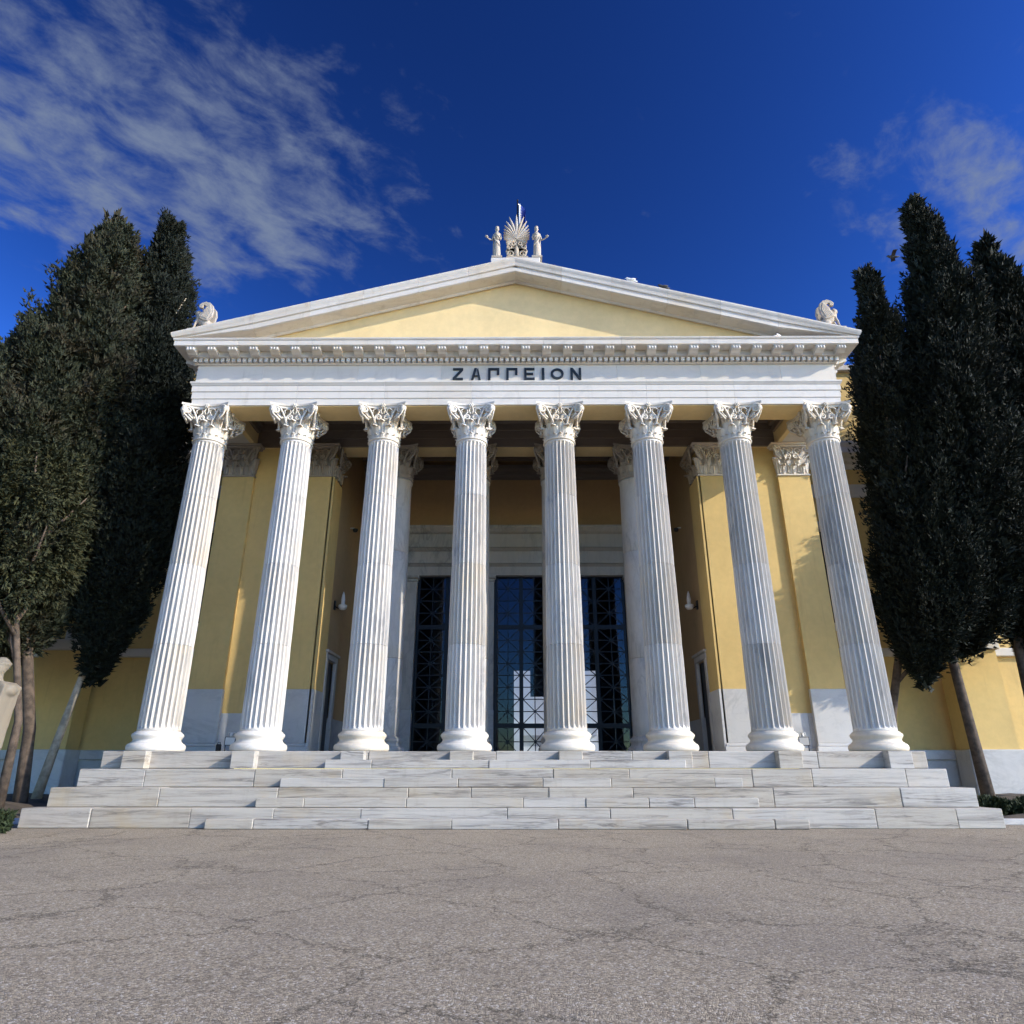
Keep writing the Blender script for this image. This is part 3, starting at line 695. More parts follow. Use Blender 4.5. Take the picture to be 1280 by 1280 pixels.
# --- wings of the building to both sides
WW = 7.0
for s in (-1, 1):
    w = MB(); w.box(*sorted((s * 10.31, s * 48)), WW, WW + 8, 1.90, 13.5); wo = part('wing_wall', w, 'stucco', B)
    xs = [10.4 + 2.9 * i for i in range(13)]
    for a, b2 in zip(xs[:-1], xs[1:]):
        part('plinth_slab', MB().box(*sorted((s * (a + .004), s * (b2 - .004))), WW - .22, WW + .2, .0, 1.56, .01), 'dado', B)
        part('plinth_cap', MB().box(*sorted((s * (a + .004), s * (b2 - .004))), WW - .32, WW + .2, 1.564, 1.91, .03), 'dado', B)
        part('string_course', MB().box(*sorted((s * (a + .004), s * (b2 - .004))), WW - .16, WW + .1, 5.30, 5.62, .03), 'entab', B)
        cp = [(WW + .1, 13.2), (WW - .08, 13.2), (WW - .10, 13.42), (WW - .26, 13.46), (WW - .28, 13.62), (WW - .75, 13.66), (WW - .75, 13.92), (WW - .86, 14.05), (WW - .86, 14.16), (WW + .1, 14.18)]
        part('wing_cornice', profile_block(cp, *sorted((s * (a + .003), s * (b2 - .003)))), 'cornice', B)
        part('wing_architrave', MB().box(*sorted((s * (a + .004), s * (b2 - .004))), WW - .07, WW + .1, 11.9, 12.5, .02), 'entab', B)
    dd = MB()
    for i in range(90):
        x = s * (10.5 + i * .26); dd.box(x - .07, x + .07, WW - .262, WW - .09, 13.48, 13.60)
    o = part('wing_dentil_row', dd, 'cornice', B); o['kind'] = 'stuff'
    part('attic_wall', MB().box(*sorted((s * 10.4, s * 48)), WW + .3, WW + 7.5, 14.1, 18.2), 'stucco', B)
    part('attic_coping', MB().box(*sorted((s * 10.4, s * 48)), WW + .1, WW + 7.6, 18.204, 18.5, .03), 'cornice', B)
    # projecting corner pier with its marble cap, and the block above it
    px0, px1 = s * 16.0, s * 17.75
    p = MB(); p.box(*sorted((px0, px1)), 5.9, WW - .33, 1.91, 5.40); po = part('wing_pier', p, 'stucco', B)
    part('pier_cap', MB().box(*sorted((px0 - s * .12, px1 + s * .12)), 5.78, WW - .20, 5.404, 5.80, .03), 'entab', po)
    part('pier_plinth', MB().box(*sorted((px0 - s * .1, px1 + s * .1)), 5.8, WW - .33, 0, 1.905, .03), 'dado', po)
    part('upper_pier', MB().box(*sorted((px0 + s * .15, px0 + s * 1.05)), 6.2, WW - .17, 6.31, 7.6), 'stucco', po)
    part('upper_pier_band', MB().box(*sorted((px0 + s * .10, px0 + s * 1.10)), 6.14, WW - .17, 5.805, 6.305, .02), 'entab', po)
    for k in range(4):                                            # tall windows of the wing
        xc = s * (12.6 + 0 * k) if k == 0 else s * (15.2 + 5.2 * k)
        wf = MB(); a, b2 = xc - .85, xc + .85
        wf.box(a, a + .22, WW - .12, WW - .003, 6.6, 10.4, .01); wf.box(b2 - .22, b2, WW - .12, WW - .003, 6.6, 10.4, .01); wf.box(a - .1, b2 + .1, WW - .2, WW - .003, 10.404, 10.8, .03); wf.box(a - .1, b2 + .1, WW - .2, WW - .003, 6.3, 6.595, .03)
        wo_ = part('window', wf, 'entab', B)
        part('pane', MB().box(a + .22, b2 - .22, WW - .03, WW - .004, 6.6, 10.4), 'black', wo_)
        part('sash', MB().box(xc - .04, xc + .04, WW - .07, WW - .031, 6.6, 10.4).box(a + .22, xc - .041, WW - .065, WW - .031, 9.0, 9.08).box(xc + .041, b2 - .22, WW - .065, WW - .031, 9.0, 9.08), 'metal', wo_)

# ------------------------------------------------------------------ marble steps
ST = thing('marble_steps', 'broad flight of veined white marble steps spreading along the front of the portico', 'steps')
RH = FLOOR / 4
Yk = [-2.50, -2.02, -1.55, -.77]; Wk = [11.27, 11.02, 10.72, 10.70]; WL = [11.41, 11.14, 10.82, 10.78]; WR = [11.12, 10.90, 10.61, 10.63]
core = MB()
for k in range(4): core.box(-WL[k] + .05, WR[k] - .05, Yk[k] + .05, 2.55, k * RH, (k + 1) * RH - .03)
part('step_core', core, 'greymarble', ST)
blk_cache = []
def row(x0, x1, ya, yb, za, zb, lmin, lmax, seed):
    r = random.Random(seed); x = x0
    while x < x1 - .01:
        ln = r.uniform(lmin, lmax); xe = x + ln
        if x1 - xe < lmin * .6: xe = x1
        jy = r.uniform(-.014, .012); jz = r.uniform(-.007, .003); g_ = r.choice((.0015, .002, .003, .007))
        m_ = MB(); m_.box(x + g_, xe - g_, ya + jy, yb, za + .002, zb + jz, r.uniform(.010, .022))
        cx, cy, cz = (x + xe) / 2, ya, za; m_.v = [(a - cx, b - cy, c - cz) for a, b, c in m_.v]
        part('step_block', m_, 'step', ST, (cx, cy, cz)); x = xe
for k in range(4):
    row(-WL[k], WR[k], Yk[k], Yk[k] + .75, k * RH, (k + 1) * RH - .001, 1.3, 3.6, 100 + k)
    for s in (-1, 1):
        y = Yk[k] + .76
        while y < 2.4:
            ye = min(2.6, y + 1.5); part('step_block', MB().box(*sorted((s * ((WL if s < 0 else WR)[k] - .6), s * (WL if s < 0 else WR)[k])), y + .003, ye - .003, k * RH + .002, (k + 1) * RH - .002, .012), 'step', ST); y = ye
HX = [(-7.02, 6.58), (-6.1, 5.67), (-5.73, 5.48), (-4.85, 4.30)]
HYk = [-2.74, -2.26, -1.79, -1.17]
for k in range(4):
    a, b2 = HX[k]
    row(a, b2, HYk[k], (Yk[k] if k < 3 else -1.055) - .014, k * RH, k * RH + RH / 2, 1.0, 3.0, 200 + k)
# between the pedestals the top half-step fills in to the riser
for i in range(1, 6):
    a, b2 = COLX[i] + .305, COLX[i + 1] - .305
    if a > HX[3][0] - 1 and b2 < HX[3][1] + 1: row(max(a, HX[3][0]), min(b2, HX[3][1]), -1.04, Yk[3] - .014, 3 * RH, 3 * RH + RH / 2, .9, 2.0, 300 + i)

# ------------------------------------------------------------------ figures on the roof
def remeshed(o, vox, smooth=2):
    md = o.modifiers.new('fuse', 'REMESH'); md.mode = 'VOXEL'; md.voxel_size = vox; md.use_smooth_shade = True
    m2 = o.modifiers.new('soften', 'SMOOTH'); m2.iterations = smooth; m2.factor = .5
def statue(label, X, s):
    m = MB(); Hs = 1.16
    m.box(-.17, .17, -.15, .15, 0, .06)
    m.lathe([(.01, .05), (.10, .05), (.105, .12), (.10, .30), (.098, .45), (.10, .56), (.088, .62), (.072, .69), (.088, .77), (.10, .85), (.10, .90), (.07, .94), (.035, .965), (.032, 1.0), (.01, 1.01)], 20)
    for k in range(11):                                          # folds of the robe
        a = 2 * PI * k / 11; m.tube([(.108 * math.cos(a), .10 * math.sin(a), .07), (.10 * math.cos(a + .1), .09 * math.sin(a + .1), .35), (.085 * math.cos(a + .25), .08 * math.sin(a + .25), .64)], [.019, .016, .008], 5)
    m.tube([(-.10 * s, -.07, .45), (0, -.10, .56), (.09 * s, -.07, .70), (.10 * s, -.02, .86)], [.02, .024, .024, .02], 6)
    m.ell((0, -.01, 1.075), (.058, .068, .082)); m.ell((0, .03, 1.09), (.07, .065, .075)); m.ell((0, .075, 1.09), (.04, .04, .035)); m.ell((0, -.075, 1.065), (.012, .018, .02), 6, 4)
    m.ell((0, -.005, 1.13), (.065, .07, .04))
    # outer arm held out, inner arm bent to the chest
    m.tube([(.095 * s, 0, .90), (.14 * s, .0, .78), (.16 * s, -.02, .68), (.25 * s, -.09, .66), (.31 * s, -.13, .68)], [.034, .030, .026, .022, .018], 8)
    m.ell((.33 * s, -.14, .69), (.035, .028, .018)); m.ell((.345 * s, -.15, .72), (.055, .05, .022))
    for k in range(5): m.tube([(.33 * s, -.14, .69), ((.345 + .01 * k) * s, -.165 - .004 * k, .695), ((.35 + .012 * k) * s, -.17, .71)], .007, 4)
    m.tube([(-.095 * s, 0, .90), (-.135 * s, -.01, .78), (-.12 * s, -.05, .68), (-.06 * s, -.13, .72), (-.01 * s, -.14, .76)], [.034, .030, .027, .023, .02], 8)
    m.ell((.005 * s, -.145, .78), (.03, .022, .03))
    m.tube([(.10 * s, .04, .86), (.12 * s, .05, .62), (.12 * s, .05, .35), (.11 * s, .05, .10)], [.02, .022, .026, .03], 6)
    o = thing('roof_statue', label, 'statue', (X, -.95, 17.45), 'robed statues beside the roof ornament', m, 'statue'); remeshed(o, .010, 1); o.scale = (1.04, 1.04, 1.24); return o
pl_ = MB(); pl_.box(-.82, .84, -1.10, -.55, 17.0, 17.445, .015); part('apex_plinth', pl_, 'cornice', B)
statue('robed marble statue left of the ridge ornament, arm held out to the left', -.62, -1)
statue('robed marble statue right of the ridge ornament, arm held out to the right', .74, 1)
# palmette
ac = thing('ridge_palmette', 'tall fan of carved marble leaves and scrolls standing on the pediment peak', 'roof ornament', (.05, -.92, 17.45)); ac.scale = (.98, 1.0, 1.07)
st_ = MB(); st_.box(-.36, .40, -.14, .14, 0, .08, .01); st_.lathe([(.02, .05), (.13, .05), (.10, .3), (.06, .6), (.05, .95), (.02, 1.0)], 10)
for s in (-1, 1):
    for (cx, cz, r0, tn_) in ((.20, .22, .14, 1.5), (.24, .50, .10, 1.4), (.11, .62, .08, 1.3)):
        sp = spiral((s * cx, cz), r0, .03, -PI / 2, tn_, 20, s); st_.tube([(x, -.07 + .02 * i / 20, z) for i, (x, z) in enumerate(sp)], .030, 6)
    st_.tube([(s * .08, -.06, .1), (s * .30, -.05, .18), (s * .36, -.03, .36), (s * .30, -.03, .5)], [.04, .04, .03, .02], 6)
part('scroll_stem', st_, 'statue', ac)
bk = MB(); bk.loft([[(r * math.cos(q * PI / 10) * (1 if z_ else 1), yy, .56 + r * 1.35 * math.sin(q * PI / 10)) for q in range(20)] for yy, r, z_ in ((-.02, .30, 1), (.10, .33, 1))], True, True, False); bk.box(-.34, .34, -.02, .10, .06, .5, .02)
part('backing_slab', bk, 'statue', ac)
NP = 23
for k in range(NP):
    a = math.radians(-118 + 236 * k / (NP - 1)); Lp = .98 / math.sqrt((math.cos(a)) ** 2 + (math.sin(a) * 2.2) ** 2) if abs(a) < PI / 2 else .37 + .10 * abs(math.cos(a))
    m = MB(); P = []
    for i in range(8):
        v = i / 7; w_ = .060 * math.sin(PI * min(1, .18 + v * .80)) ** .7; d = Lp * v; bend = a + (.10 if a > 0 else -.10) * v * v * (0 if abs(a) < .05 else 1)
        cx, cz = math.sin(bend) * d, .80 + math.cos(bend) * d; nx_, nz_ = math.cos(bend), -math.sin(bend); yo = -.05 - .05 * v * v
        P.append([(cx + nx_ * w_, yo, cz + nz_ * w_), (cx, yo - .035, cz), (cx - nx_ * w_, yo, cz - nz_ * w_), (cx, yo + .05, cz)])
    m.loft(P, True, True, False); part('palmette_leaf', m, 'statue', ac)
# sphinxes at the corners (seated winged beast, facing outwards)
def sphinx(label, X, s):
    m = MB(); f = s                                                # f = facing direction in x
    m.box(-.42, .42, -.17, .17, -.25, .03)
    m.ell((-.18 * f, 0, .20), (.20, .14, .19)); m.tube([(-.20 * f, 0, .22), (0, 0, .32), (.13 * f, 0, .46), (.18 * f, 0, .60)], [.15, .14, .12, .09], 10)
    for yy in (-.09, .09):
        m.tube([(.12 * f, yy, .46), (.20 * f, yy, .26), (.24 * f, yy, .06), (.32 * f, yy, .05)], [.055, .042, .036, .034], 7)
        m.ell((-.16 * f, yy * 1.2, .16), (.14, .07, .15)); m.tube([(-.12 * f, yy * 1.2, .08), (.02 * f, yy * 1.2, .06), (.10 * f, yy * 1.2, .055)], [.05, .042, .036], 6)
        out_ = [(-.22, .30), (-.34, .48), (-.37, .70), (-.33, .90), (-.22, 1.02), (-.06, 1.07), (.08, 1.02), (.15, .92), (.13, .83), (.05, .80), (-.01, .85), (.01, .91), (-.04, .93), (-.10, .87), (-.09, .76), (.0, .66), (.10, .55), (.08, .42), (-.06, .34)]
        m.loft([[(x * f, yy * 1.5 + dy, z) for x, z in out_] for dy in (-.045, .045)], True, True, False)
        for q in range(5):
            m.tube([((-.18 + .05 * q) * f, yy * 1.5 + (.05 if yy > 0 else -.05), .38 + .02 * q), ((-.29 + .055 * q) * f, yy * 1.5 + (.05 if yy > 0 else -.05), .64), ((-.22 + .03 * q) * f, yy * 1.5 + (.05 if yy > 0 else -.05), .92 - .03 * q)], .022, 5)
    m.tube([(-.34 * f, 0, .1), (-.42 * f, 0, .25), (-.38 * f, 0, .42)], [.03, .028, .02], 6)
    m.ell((.22 * f, 0, .70), (.085, .075, .10)); m.ell((.18 * f, 0, .70), (.09, .09, .12)); m.ell((.30 * f, 0, .68), (.02, .02, .025), 6, 4); m.tube([(.16 * f, 0, .6), (.13 * f, 0, .48)], [.08, .09], 8)
    o = thing('corner_sphinx', label, 'statue', (X, -.62, 14.84), 'winged stone beasts at the pediment corners', m, 'statue'); remeshed(o, .018, 1)
    return o
sphinx('seated winged stone sphinx on the left corner of the pediment', -10.42, -1)
sphinx('seated winged stone sphinx on the right corner of the pediment', 10.45, 1)
# flag on its pole behind the ornament
fg = thing('flag', 'blue and white flag hanging limp on a pole behind the ridge ornament', 'flag', (.10, 1.2, 16.9))
pm = MB(); pm.lathe([(.035, 0), (.03, 5.30), (.012, 5.34)], 12); pm.ell((0, 0, 5.37), (.04, .04, .04)); part('flagpole', pm, 'metal', fg)
P = []
for i in range(17):
    u = i / 16; row_ = []
    for j in range(25):
        v = j / 24; amp = .09 * (1 - .3 * u)
        row_.append((.03 + .30 * v + .02 * math.sin(v * 30 + u * 3), .10 * math.sin(v * 26 + 1.0 * u) * (.5 + u), 5.22 - 1.75 * u - .38 * v * (1 - .3 * u)))
    P.append(row_)
fm_ = MB(); fm_.grid(P); part('flag_cloth', fm_, 'flag', fg)

# ------------------------------------------------------------------ porch fittings
for s, lb in ((-1, 'pale glass wall lamp above the left side door of the porch'), (1, 'pale glass wall lamp above the right side door of the porch')):
    w = thing('wall_lamp', lb, 'wall lamp', (s * 6.45, 4.2, 6.7), 'glass wall lamps in the porch')
    part('bracket', MB().box(-.04, .04, -.08, .08, -.16, .16, .01).tube([(0, 0, -.02), (-s * .14, 0, -.10), (-s * .26, 0, -.06)], .022, 8), 'metal', w)
    sh = MB(); sh.lathe([(.02, -.17), (.10, -.15), (.15, -.08), (.155, .0), (.12, .02), (.02, .02)], 20, (-s * .30, 0, .0)); part('lamp_bowl', sh, 'lampglass', w)
    fl_ = MB(); fl_.loft([[(-s * (.30 - .05 * v) + r * math.cos(a) - s * 0, .16 * v + r * math.sin(a), .02 + .52 * v) for a in [2 * PI * q / 8 for q in range(8)]] for v, r in ((0, .07), (.4, .075), (.75, .05), (1, .012))], True, True, True); part('glass_flame', fl_, 'lampglass', w)
    c_ = thing('security_camera', 'small dark dome camera high on the %s side wall of the porch' % ('left' if s < 0 else 'right'), 'camera', (s * 6.45, 5.5, 10.0), 'small cameras on the porch side walls')
    part('camera_mount', MB().tube([(0, 0, .06), (-s * .12, 0, .06), (-s * .18, 0, .02)], .03, 8), 'lampglass', c_)
    part('camera_dome', MB().lathe([(.02, -.10), (.07, -.085), (.10, -.03), (.10, .03), (.02, .04)], 16, (-s * .19, 0, 0)), 'black', c_)
def floodlight(label, x, y, rz):
    f = thing('floodlight', label, 'floodlight', (x, y, FLOOR), 'floodlights standing on the porch', rot=(0, 0, rz))
    part('stand', MB().tube([(-.13, 0, .01), (-.13, 0, .22)], .014, 6).tube([(.13, 0, .01), (.13, 0, .22)], .014, 6).tube([(-.13, -.12, .01), (-.13, .12, .01)], .014, 6).tube([(.13, -.12, .01), (.13, .12, .01)], .014, 6), 'black', f)
    h_ = MB(); h_.loft([[(-a, -.10, .20 - 0), (a, -.10, .20), (a, -.10, .20 + b2), (-a, -.10, .20 + b2)] if q == 0 else [(-a, .10, .24), (a, .10, .24), (a, .10, .24 + b2), (-a, .10, .24 + b2)] for q, (a, b2) in enumerate(((.15, .24), (.09, .16)))], True, True, False); part('lamp_housing', h_, 'black', f)
    part('lamp_lens', MB().box(-.13, .13, -.112, -.102, .215, .425, .004), 'lampglass', f)
    part('top_bracket', MB().tube([(-.09, .02, .42), (-.09, .02, .56), (.09, .02, .56), (.09, .02, .42)], .012, 6).lathe([(.02, .42), (.05, .43), (.05, .54), (.02, .55)], 10, (0, .02, 0)), 'lampglass', f)
    return f
floodlight('black floodlight on the porch between the first two columns from the left', -8.35, 1.4, 0.2)
floodlight('black floodlight on the porch between the last two columns on the right', 8.45, 1.6, -.2)
bx_ = MB(); bx_.box(-.07, .07, -.05, .05, 0, .24, .02); bx_.tube([(-.04, 0, .24), (-.04, 0, .29), (.04, 0, .29), (.04, 0, .24)], .01, 6)
thing('junction_box', 'small black box on the porch floor just left of the left floodlight', 'electric box', (-8.72, 1.5, FLOOR), None, bx_, 'black')

# birds
def bird(label, loc, rz, mat, fly=False, cat='bird', group=None):
    b_ = MB(); b_.tube([(-.20, 0, .02), (-.12, 0, .03), (-.04, 0, .06), (.06, 0, .08), (.12, 0, .12), (.16, 0, .15), (.19, 0, .15)], [.012, .03, .055, .062, .045, .036, .012], 8)
    b_.tube([(.18, 0, .15), (.215, 0, .14)], [.012, .003], 5)
    if not fly:
        for yy in (-.02, .02): b_.tube([(.0, yy, .03), (.01, yy, -.03), (.04, yy, -.035)], .006, 4)
    o = thing('bird', label, cat, loc, group, b_, mat, (0, 0, rz)); 
    for s in (-1, 1):
        w = MB()
        if fly: w.loft([[(.07 - .05 * v, s * (.03 + .30 * v), .09 + .05 * math.sin(v * 2.4)), (-.06 - .06 * v, s * (.03 + .28 * v), .085 + .05 * math.sin(v * 2.4)), (-.06 - .06 * v, s * (.03 + .28 * v), .075 + .05 * math.sin(v * 2.4)), (.07 - .05 * v, s * (.03 + .30 * v), .078 + .05 * math.sin(v * 2.4))] for v in (0, .25, .5, .75, 1)], True, True, False)
        else: w.ell((-.03, s * .05, .075), (.11, .02, .04), 8, 6)
        part('wing', w, mat, o)
    return o
bird('dark bird flying beside the tallest cypress on the right', (13.5, 0, 18.3), PI * .5 + 1.2, 'bird', True)
bird('white bird sitting at the right end inside the pediment', (8.47, -.98, 14.26), .6, 'bird_white')
bird('white bird perched on the right slope of the pediment', (3.86, -1.15, 16.36), PI, 'bird_white')
bird('grey bird perched on the right slope, lower than the white bird', (4.91, -1.15, 16.08), PI, 'bird')

# ------------------------------------------------------------------ herm at the left edge
hm = MB(); hx, hy = 0, 0
hm.loft([[(-a, -b2, z), (a, -b2, z), (a, b2, z), (-a, b2, z)] for a, b2, z in ((.29, .22, .9), (.30, .23, 1.2), (.35, .25, 2.2), (.39, .27, 2.9), (.43, .28, 3.10), (.30, .22, 3.2))], True, True, False)
hm.lathe([(.02, 3.1), (.24, 3.12), (.16, 3.2), (.115, 3.28), (.11, 3.4), (.02, 3.42)], 16)
hm.ell((0, -.02, 3.52), (.15, .18, .22)); hm.ell((0, .03, 3.58), (.18, .18, .18)); hm.ell((0, -.10, 3.40), (.11, .11, .13)); hm.ell((0, -.20, 3.51), (.03, .035, .05), 6, 4)
for k in range(14): a = 2 * PI * k / 14; hm.ell((.165 * math.cos(a), .03 + .165 * math.sin(a), 3.60), (.045, .045, .05), 6, 4)
for s in (-1, 1): hm.ell((s * .36, 0, 3.02), (.12, .2, .14)); hm.tube([(s * .1, -.2, 3.1), (s * .18, -.26, 2.8), (s * .05, -.27, 2.4)], [.05, .06, .03], 6)
h_ = thing('herm_statue', 'weathered marble bust on a tapering pillar at the left edge of the forecourt', 'statue', (-10.88, -5, 0), None)
h_.scale = (.95, .95, .93)
hb = part('herm_body', hm, 'herm', h_); remeshed(hb, .022, 2)
part('herm_pedestal', MB().box(-.42, .42, -.42, .42, 0, .50, .02).box(-.34, .34, -.34, .34, .502, .90, .03), 'dado', h_)

# ------------------------------------------------------------------ trees
def leaf_mesh(name, pos, outd, L_, W_, mat, droop=.0, blades=3):
    """pos (n,3), outd (n,3) unit: every tuft is a few narrow leaf faces"""
    n = len(pos); V = np.zeros((n, blades, 3, 3))
    for b_ in range(blades):
        d = outd + rng.normal(0, .38, (n, 3)); d[:, 2] -= droop; d /= np.linalg.norm(d, axis=1)[:, None]
        s_ = np.cross(d, rng.normal(0, 1, (n, 3))); s_ /= np.linalg.norm(s_, axis=1)[:, None]
        ln = (L_ * rng.uniform(.6, 1.3, n))[:, None]; w = (W_ * rng.uniform(.7, 1.25, n))[:, None]
        V[:, b_, 0] = pos - d * ln * .15 - s_ * w; V[:, b_, 1] = pos - d * ln * .15 + s_ * w; V[:, b_, 2] = pos + d * ln
    V = V.reshape(-1, 3); nf = n * blades
    me = bpy.data.meshes.new(name); me.vertices.add(len(V)); me.vertices.foreach_set('co', V.astype(np.float32).ravel())
    me.loops.add(nf * 3); me.loops.foreach_set('vertex_index', np.arange(nf * 3, dtype=np.int32))
    me.polygons.add(nf); me.polygons.foreach_set('loop_start', np.arange(0, nf * 3, 3, dtype=np.int32)); me.polygons.foreach_set('loop_total', np.full(nf, 3, dtype=np.int32))
    me.update(calc_edges=True); me.materials.append(MAT[mat]); return me
def crown_points(prof, ncl, per, csize, upw=.75, fill=.93):
    """prof rows (z, cx, cy, r); foliage gathers in upswept sprays spread over the crown surface"""
    P = np.array(prof, float); zs = P[:, 0]; o = np.argsort(zs); P = P[o]; zs = zs[o]
    zz = rng.uniform(zs[0], zs[-1], ncl * 6); rr = np.interp(zz, zs, P[:, 3]); keep = rng.uniform(0, rr.max(), len(zz)) < rr + .12; zz = zz[keep][:ncl]
    n = len(zz); cx = np.interp(zz, zs, P[:, 1]); cy = np.interp(zz, zs, P[:, 2]); r = np.interp(zz, zs, P[:, 3])
    a = rng.uniform(0, 2 * PI, n); lob = 1 + .11 * np.sin(3 * a + zz * .6) + .10 * np.sin(5 * a - zz * 1.1); sz0 = csize * np.clip(r / r.max(), .35, 1) ** .5
    rad = np.maximum(r - sz0 * .9, r * .35) * lob * rng.uniform(.66, 1.13, n); sz = csize * rng.uniform(.45, 1.35, n) * np.clip(r / r.max(), .35, 1) ** .5
    C = np.stack([cx + rad * np.cos(a), cy + rad * np.sin(a), zz], 1)
    u = rng.normal(0, 1, (n, per, 3)); u /= np.linalg.norm(u, axis=2)[:, :, None]
    rad_dir = np.stack([np.cos(a), np.sin(a), np.zeros(n)], 1)
    axis = rad_dir * .35 + np.array([0, 0, 1.0]); axis /= np.linalg.norm(axis, axis=1)[:, None]
    al = np.einsum('npk,nk->np', u, axis)[:, :, None] * axis[:, None, :]
    pos = C[:, None, :] + (u * sz[:, None, None] + al * sz[:, None, None] * 2.1) * rng.uniform(.55, 1.05, (n, per, 1))
    out = u * .8 + rad_dir[:, None, :] * .35 + np.array([0, 0, upw]); out /= np.linalg.norm(out, axis=2)[:, :, None]
    return pos.reshape(-1, 3), out.reshape(-1, 3)
def tree(name, label, cat, base, prof, trunk, mat, ncl=240, per=120, cs=.36, L_=.20, W_=.035, bark='bark', upw=.75, core=.72, group=None, limbs=14, sunk=0, droop=0.):
    t_ = thing(name, label, cat, base, group); bx_, by_, bz_ = base
    P = [(z - bz_, x - bx_, y - by_, r) for z, x, y, r in prof]
    pos, out = crown_points(P, ncl, per, cs, upw)
    put('crown', leaf_mesh('crown', pos, out, L_, W_, mat, droop), t_)
    if core:                                                        # dense inner foliage: shorter, closer tufts inside the crown
        Pi = [(z, x, y, r * core) for z, x, y, r in P]; p2, o2 = crown_points(Pi, int(ncl * .55), int(per * .55), cs * 1.25, upw)
        put('inner_foliage', leaf_mesh('inner_foliage', p2, o2, L_ * 1.8, W_ * 3.2, mat), t_)
    b_ = MB(); pts = [(x - bx_, y - by_, z - bz_) for x, y, z, r in trunk]; b_.tube(pts, [r for x, y, z, r in trunk], 10)
    tp = part('trunk', b_, bark, t_)
    b_ = MB(); Pz = sorted(P)
    for k in range(limbs):
        z = Pz[0][0] + (Pz[-1][0] - Pz[0][0]) * (.02 + .75 * k / limbs); a = k * 2.4
        cx = np.interp(z, [q[0] for q in Pz], [q[1] for q in Pz]); cy = np.interp(z, [q[0] for q in Pz], [q[2] for q in Pz]); r = np.interp(z, [q[0] for q in Pz], [q[3] for q in Pz])
        ax, ay = (np.interp(z - .9, [p[2] for p in pts], [p[i] for p in pts]) for i in (0, 1))
        b_.tube([(ax, ay, z - .9), (ax * .5 + cx * .5 + .35 * r * math.cos(a), ay * .5 + cy * .5 + .35 * r * math.sin(a), z - .2), (cx + .8 * r * math.cos(a), cy + .8 * r * math.sin(a), z + .9)], [.075, .05, .015], 6)
    part('limbs', b_, bark, t_)
    return t_
G = 'tall cypress trees beside the portico'
tree('cypress_tree', 'broad rounded cypress at far left, its crown bulging toward the photo edge', 'tree', (-14.0, 1.3, .3),
     [(20.6, -15.25, 1.0, 0.15), (20.1, -15.22, 1.0, 0.70), (19.2, -15.15, 1.0, 1.02), (17.9, -15.2, 1.0, 1.32), (16.3, -15.25, 1.0, 1.60), (14.2, -15.45, 1.0, 1.95), (10.81, -15.95, 1.0, 2.45), (7.77, -15.82, 1.0, 2.39), (5.97, -15.53, 1.0, 1.88), (4.88, -15.18, 1.0, 0.69)],
     [(-14.0, 1.3, 0.0, 0.20), (-14.2, 1.2, 2.35, 0.16), (-14.9, 1, 5.28, 0.15), (-15.74, 1, 11.84, 0.12), (-15.24, 1, 18.15, 0.03)], 'cypress', 760, 120, .40, .15, .036, group=G)
tree('cypress_tree', 'dark pointed cypress standing close against the left end of the portico', 'tree', (-14.45, 2.2, .4),
     [(22.5, -14.05, 2.2, 0.1), (21.7, -14.02, 2.2, 0.50), (20.5, -13.92, 2.2, 0.66), (18.8, -13.82, 2.2, 1.05), (16.61, -13.62, 2.2, 1.36), (14.49, -13.34, 2.2, 1.53), (10.85, -13.14, 2.2, 1.52), (7.8, -13.01, 2.2, 1.4), (5.8, -13.13, 2.2, 1.09), (4.31, -13.27, 2.2, 0.45)],
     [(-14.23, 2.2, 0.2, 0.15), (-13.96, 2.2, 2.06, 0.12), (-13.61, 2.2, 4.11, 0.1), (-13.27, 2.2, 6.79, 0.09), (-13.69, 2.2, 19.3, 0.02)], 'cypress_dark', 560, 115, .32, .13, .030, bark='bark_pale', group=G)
tree('cypress_tree', 'narrow black cypress touching the right end of the cornice', 'tree', (11.95, 3.2, .3),
     [(19.7, 13.85, 2.4, 0.1), (18.9, 13.88, 2.4, 0.30), (17.6, 13.98, 2.4, 0.58), (16.2, 14.05, 2.9, .88), (14.6, 14.10, 3.1, 1.28), (12.92, 14.2, 3.1, 1.25), (10.54, 14.0, 2.7, 1.38), (8.4, 13.65, 2.05, 1.48), (5.79, 13.08, 2.0, 1.42), (4.4, 12.72, 2.2, 0.69)],
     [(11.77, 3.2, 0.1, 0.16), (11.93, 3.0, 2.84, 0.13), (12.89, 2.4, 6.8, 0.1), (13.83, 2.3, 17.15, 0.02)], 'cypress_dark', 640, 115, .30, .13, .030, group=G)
tree('cypress_tree', 'tallest black cypress, right of the portico, on a thin leaning trunk', 'tree', (14.50, 2.8, .35),
     [(23.4, 16.75, 2.8, 0.13), (22.6, 16.85, 2.8, 0.42), (21.6, 16.95, 2.8, 0.62), (20.2, 17.0, 2.8, 0.90), (18.4, 16.95, 2.8, 1.22), (17.0, 16.75, 2.8, 1.42), (14.52, 16.25, 2.8, 1.85), (10.87, 15.71, 2.8, 2.03), (7.81, 15.26, 2.8, 1.81), (6.0, 14.88, 2.8, 1.3), (5.21, 14.64, 2.8, 0.5)],
     [(14.28, 2.8, 0.1, 0.2), (14.22, 2.8, 2.06, 0.16), (14.12, 2.8, 4.71, 0.14), (15.01, 2.8, 8.83, 0.11), (16.39, 2.8, 20.41, 0.02)], 'cypress_dark', 700, 120, .36, .15, .034, group=G)
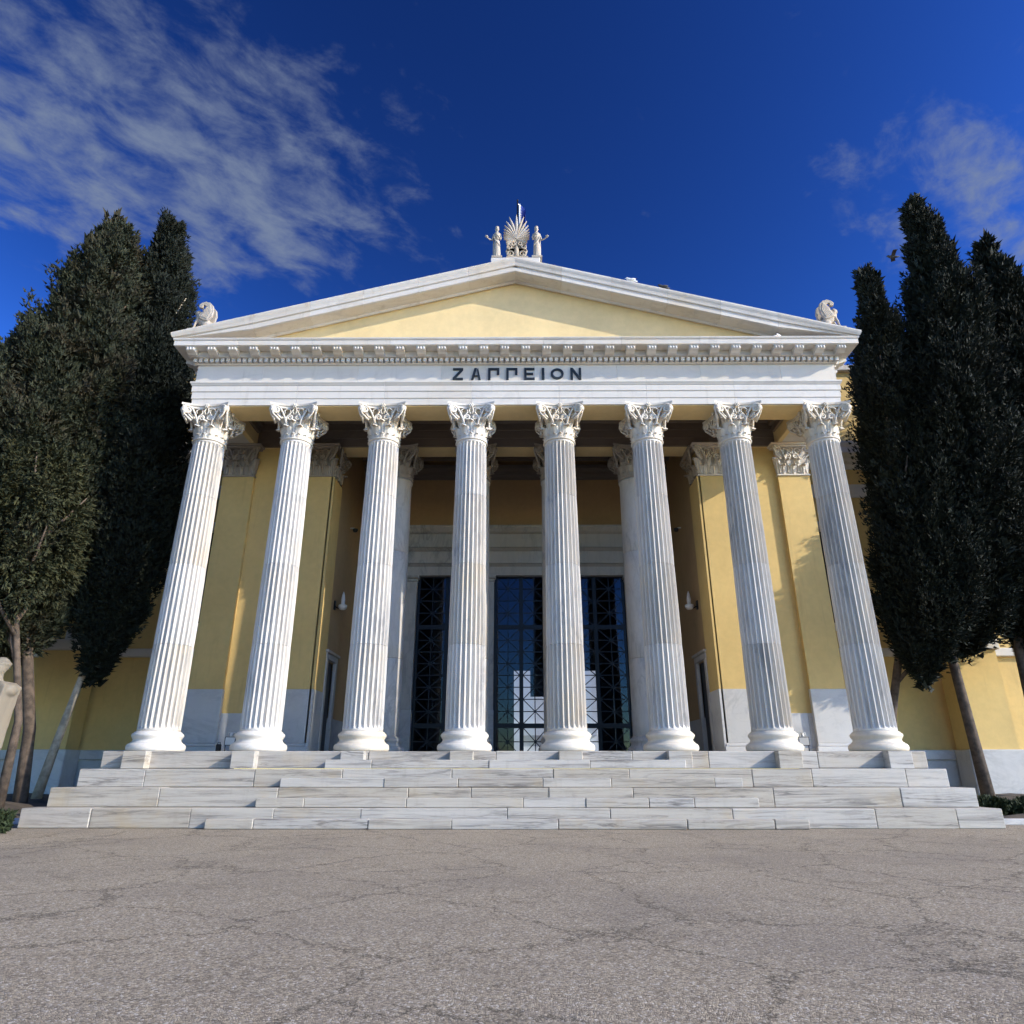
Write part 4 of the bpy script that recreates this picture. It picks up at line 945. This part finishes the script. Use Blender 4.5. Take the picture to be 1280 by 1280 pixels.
tree('cypress_tree', 'black cypress cut off by the right photo edge', 'tree', (17.2, 3.6, .35),
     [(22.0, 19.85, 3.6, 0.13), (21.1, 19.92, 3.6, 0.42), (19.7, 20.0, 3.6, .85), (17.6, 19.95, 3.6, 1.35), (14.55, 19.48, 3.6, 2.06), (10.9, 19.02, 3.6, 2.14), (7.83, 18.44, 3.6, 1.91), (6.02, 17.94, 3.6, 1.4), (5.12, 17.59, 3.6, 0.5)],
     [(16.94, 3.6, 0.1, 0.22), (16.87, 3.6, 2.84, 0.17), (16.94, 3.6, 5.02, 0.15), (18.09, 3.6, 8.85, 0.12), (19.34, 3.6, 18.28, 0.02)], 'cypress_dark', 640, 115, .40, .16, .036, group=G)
tree('cypress_tree', 'added dark cypress mostly out of view at left, shading the wing wall', 'tree', (-19.2, 3.4, .35),  # added, mostly unseen, to help shade the left wing
     [(16.5, -19.8, 3.4, .12), (15.4, -19.8, 3.4, .8), (13.0, -19.8, 3.4, 1.6), (10.0, -19.7, 3.4, 2.0), (7.0, -19.4, 3.4, 1.9), (5.2, -19.2, 3.4, 1.0), (4.6, -19.2, 3.4, .4)],
     [(-19.2, 3.4, 0, .2), (-19.2, 3.4, 5, .15), (-19.7, 3.4, 14, .03)], 'cypress', 420, 115, .42, .17, .038, group=G)
tree('olive_highlight_tree', 'loose olive tree added low before the left cypresses for their sunlit highlights', 'tree', (-13.55, -.2, .3),  # added tree; olive leaves imitate sunlit highlights on the cypress foliage
     [(11.6, -14.9, -.3, .35), (10.4, -14.8, -.3, 1.0), (9.0, -14.7, -.3, 1.5), (7.6, -14.6, -.3, 1.75), (6.4, -14.8, -.3, 1.5), (5.3, -15.0, -.3, 1.1), (4.7, -15.1, -.3, .5)],
     [(-13.55, -.2, .0, .13), (-13.6, -.2, 2.5, .10), (-14.3, -.3, 5.2, .08), (-14.7, -.3, 9.5, .03)], 'leafy', 95, 110, .36, .15, .045, upw=-.1, core=0, limbs=12, droop=.35)
tree('added_shade_tree', 'added evergreen out of view at left that shades the left wing', 'tree', (-19.8, -5.0, 0),  # unseen tree, added to keep sky and ground bounce off the left wing
     [(15.0, -19.8, -5, .4), (13.5, -19.8, -5, 2.2), (10.5, -19.8, -5, 3.3), (7.5, -19.8, -5, 3.6), (5.0, -19.8, -5, 3.1), (3.2, -19.8, -5, 2.0), (2.6, -19.8, -5, .8)],
     [(-19.8, -5, 0, .35), (-19.8, -5, 4, .28), (-19.8, -5, 13, .05)], 'cypress', 420, 50, .62, .34, .12, upw=.2, limbs=16)
def hedge(label, x0, x1, y0, y1, z0, z1, n):
    p = np.stack([rng.uniform(x0, x1, n), rng.uniform(y0, y1, n), z0 + (z1 - z0) * rng.uniform(0, 1, n) ** .5], 1)
    p[:, 2] -= .12 * (np.sin(p[:, 0] * 5) + 1) * .5
    o_ = rng.normal(0, .5, (n, 3)) + np.array([0, 0, .7]); o_ /= np.linalg.norm(o_, axis=1)[:, None]
    o = put('hedge', leaf_mesh('hedge', p - np.array([(x0 + x1) / 2, (y0 + y1) / 2, 0]), o_, .12, .035, 'hedge'), None, ((x0 + x1) / 2, (y0 + y1) / 2, 0))
    o['label'] = label; o['category'] = 'hedge'; return o
hedge('low green hedge at the foot of the bust at left', -15, -10.75, -4.35, -3.6, 0, .50, 9000)
hedge('low dark hedge beside the right end of the steps', 11.9, 24, -.6, .1, .1, .55, 16000)
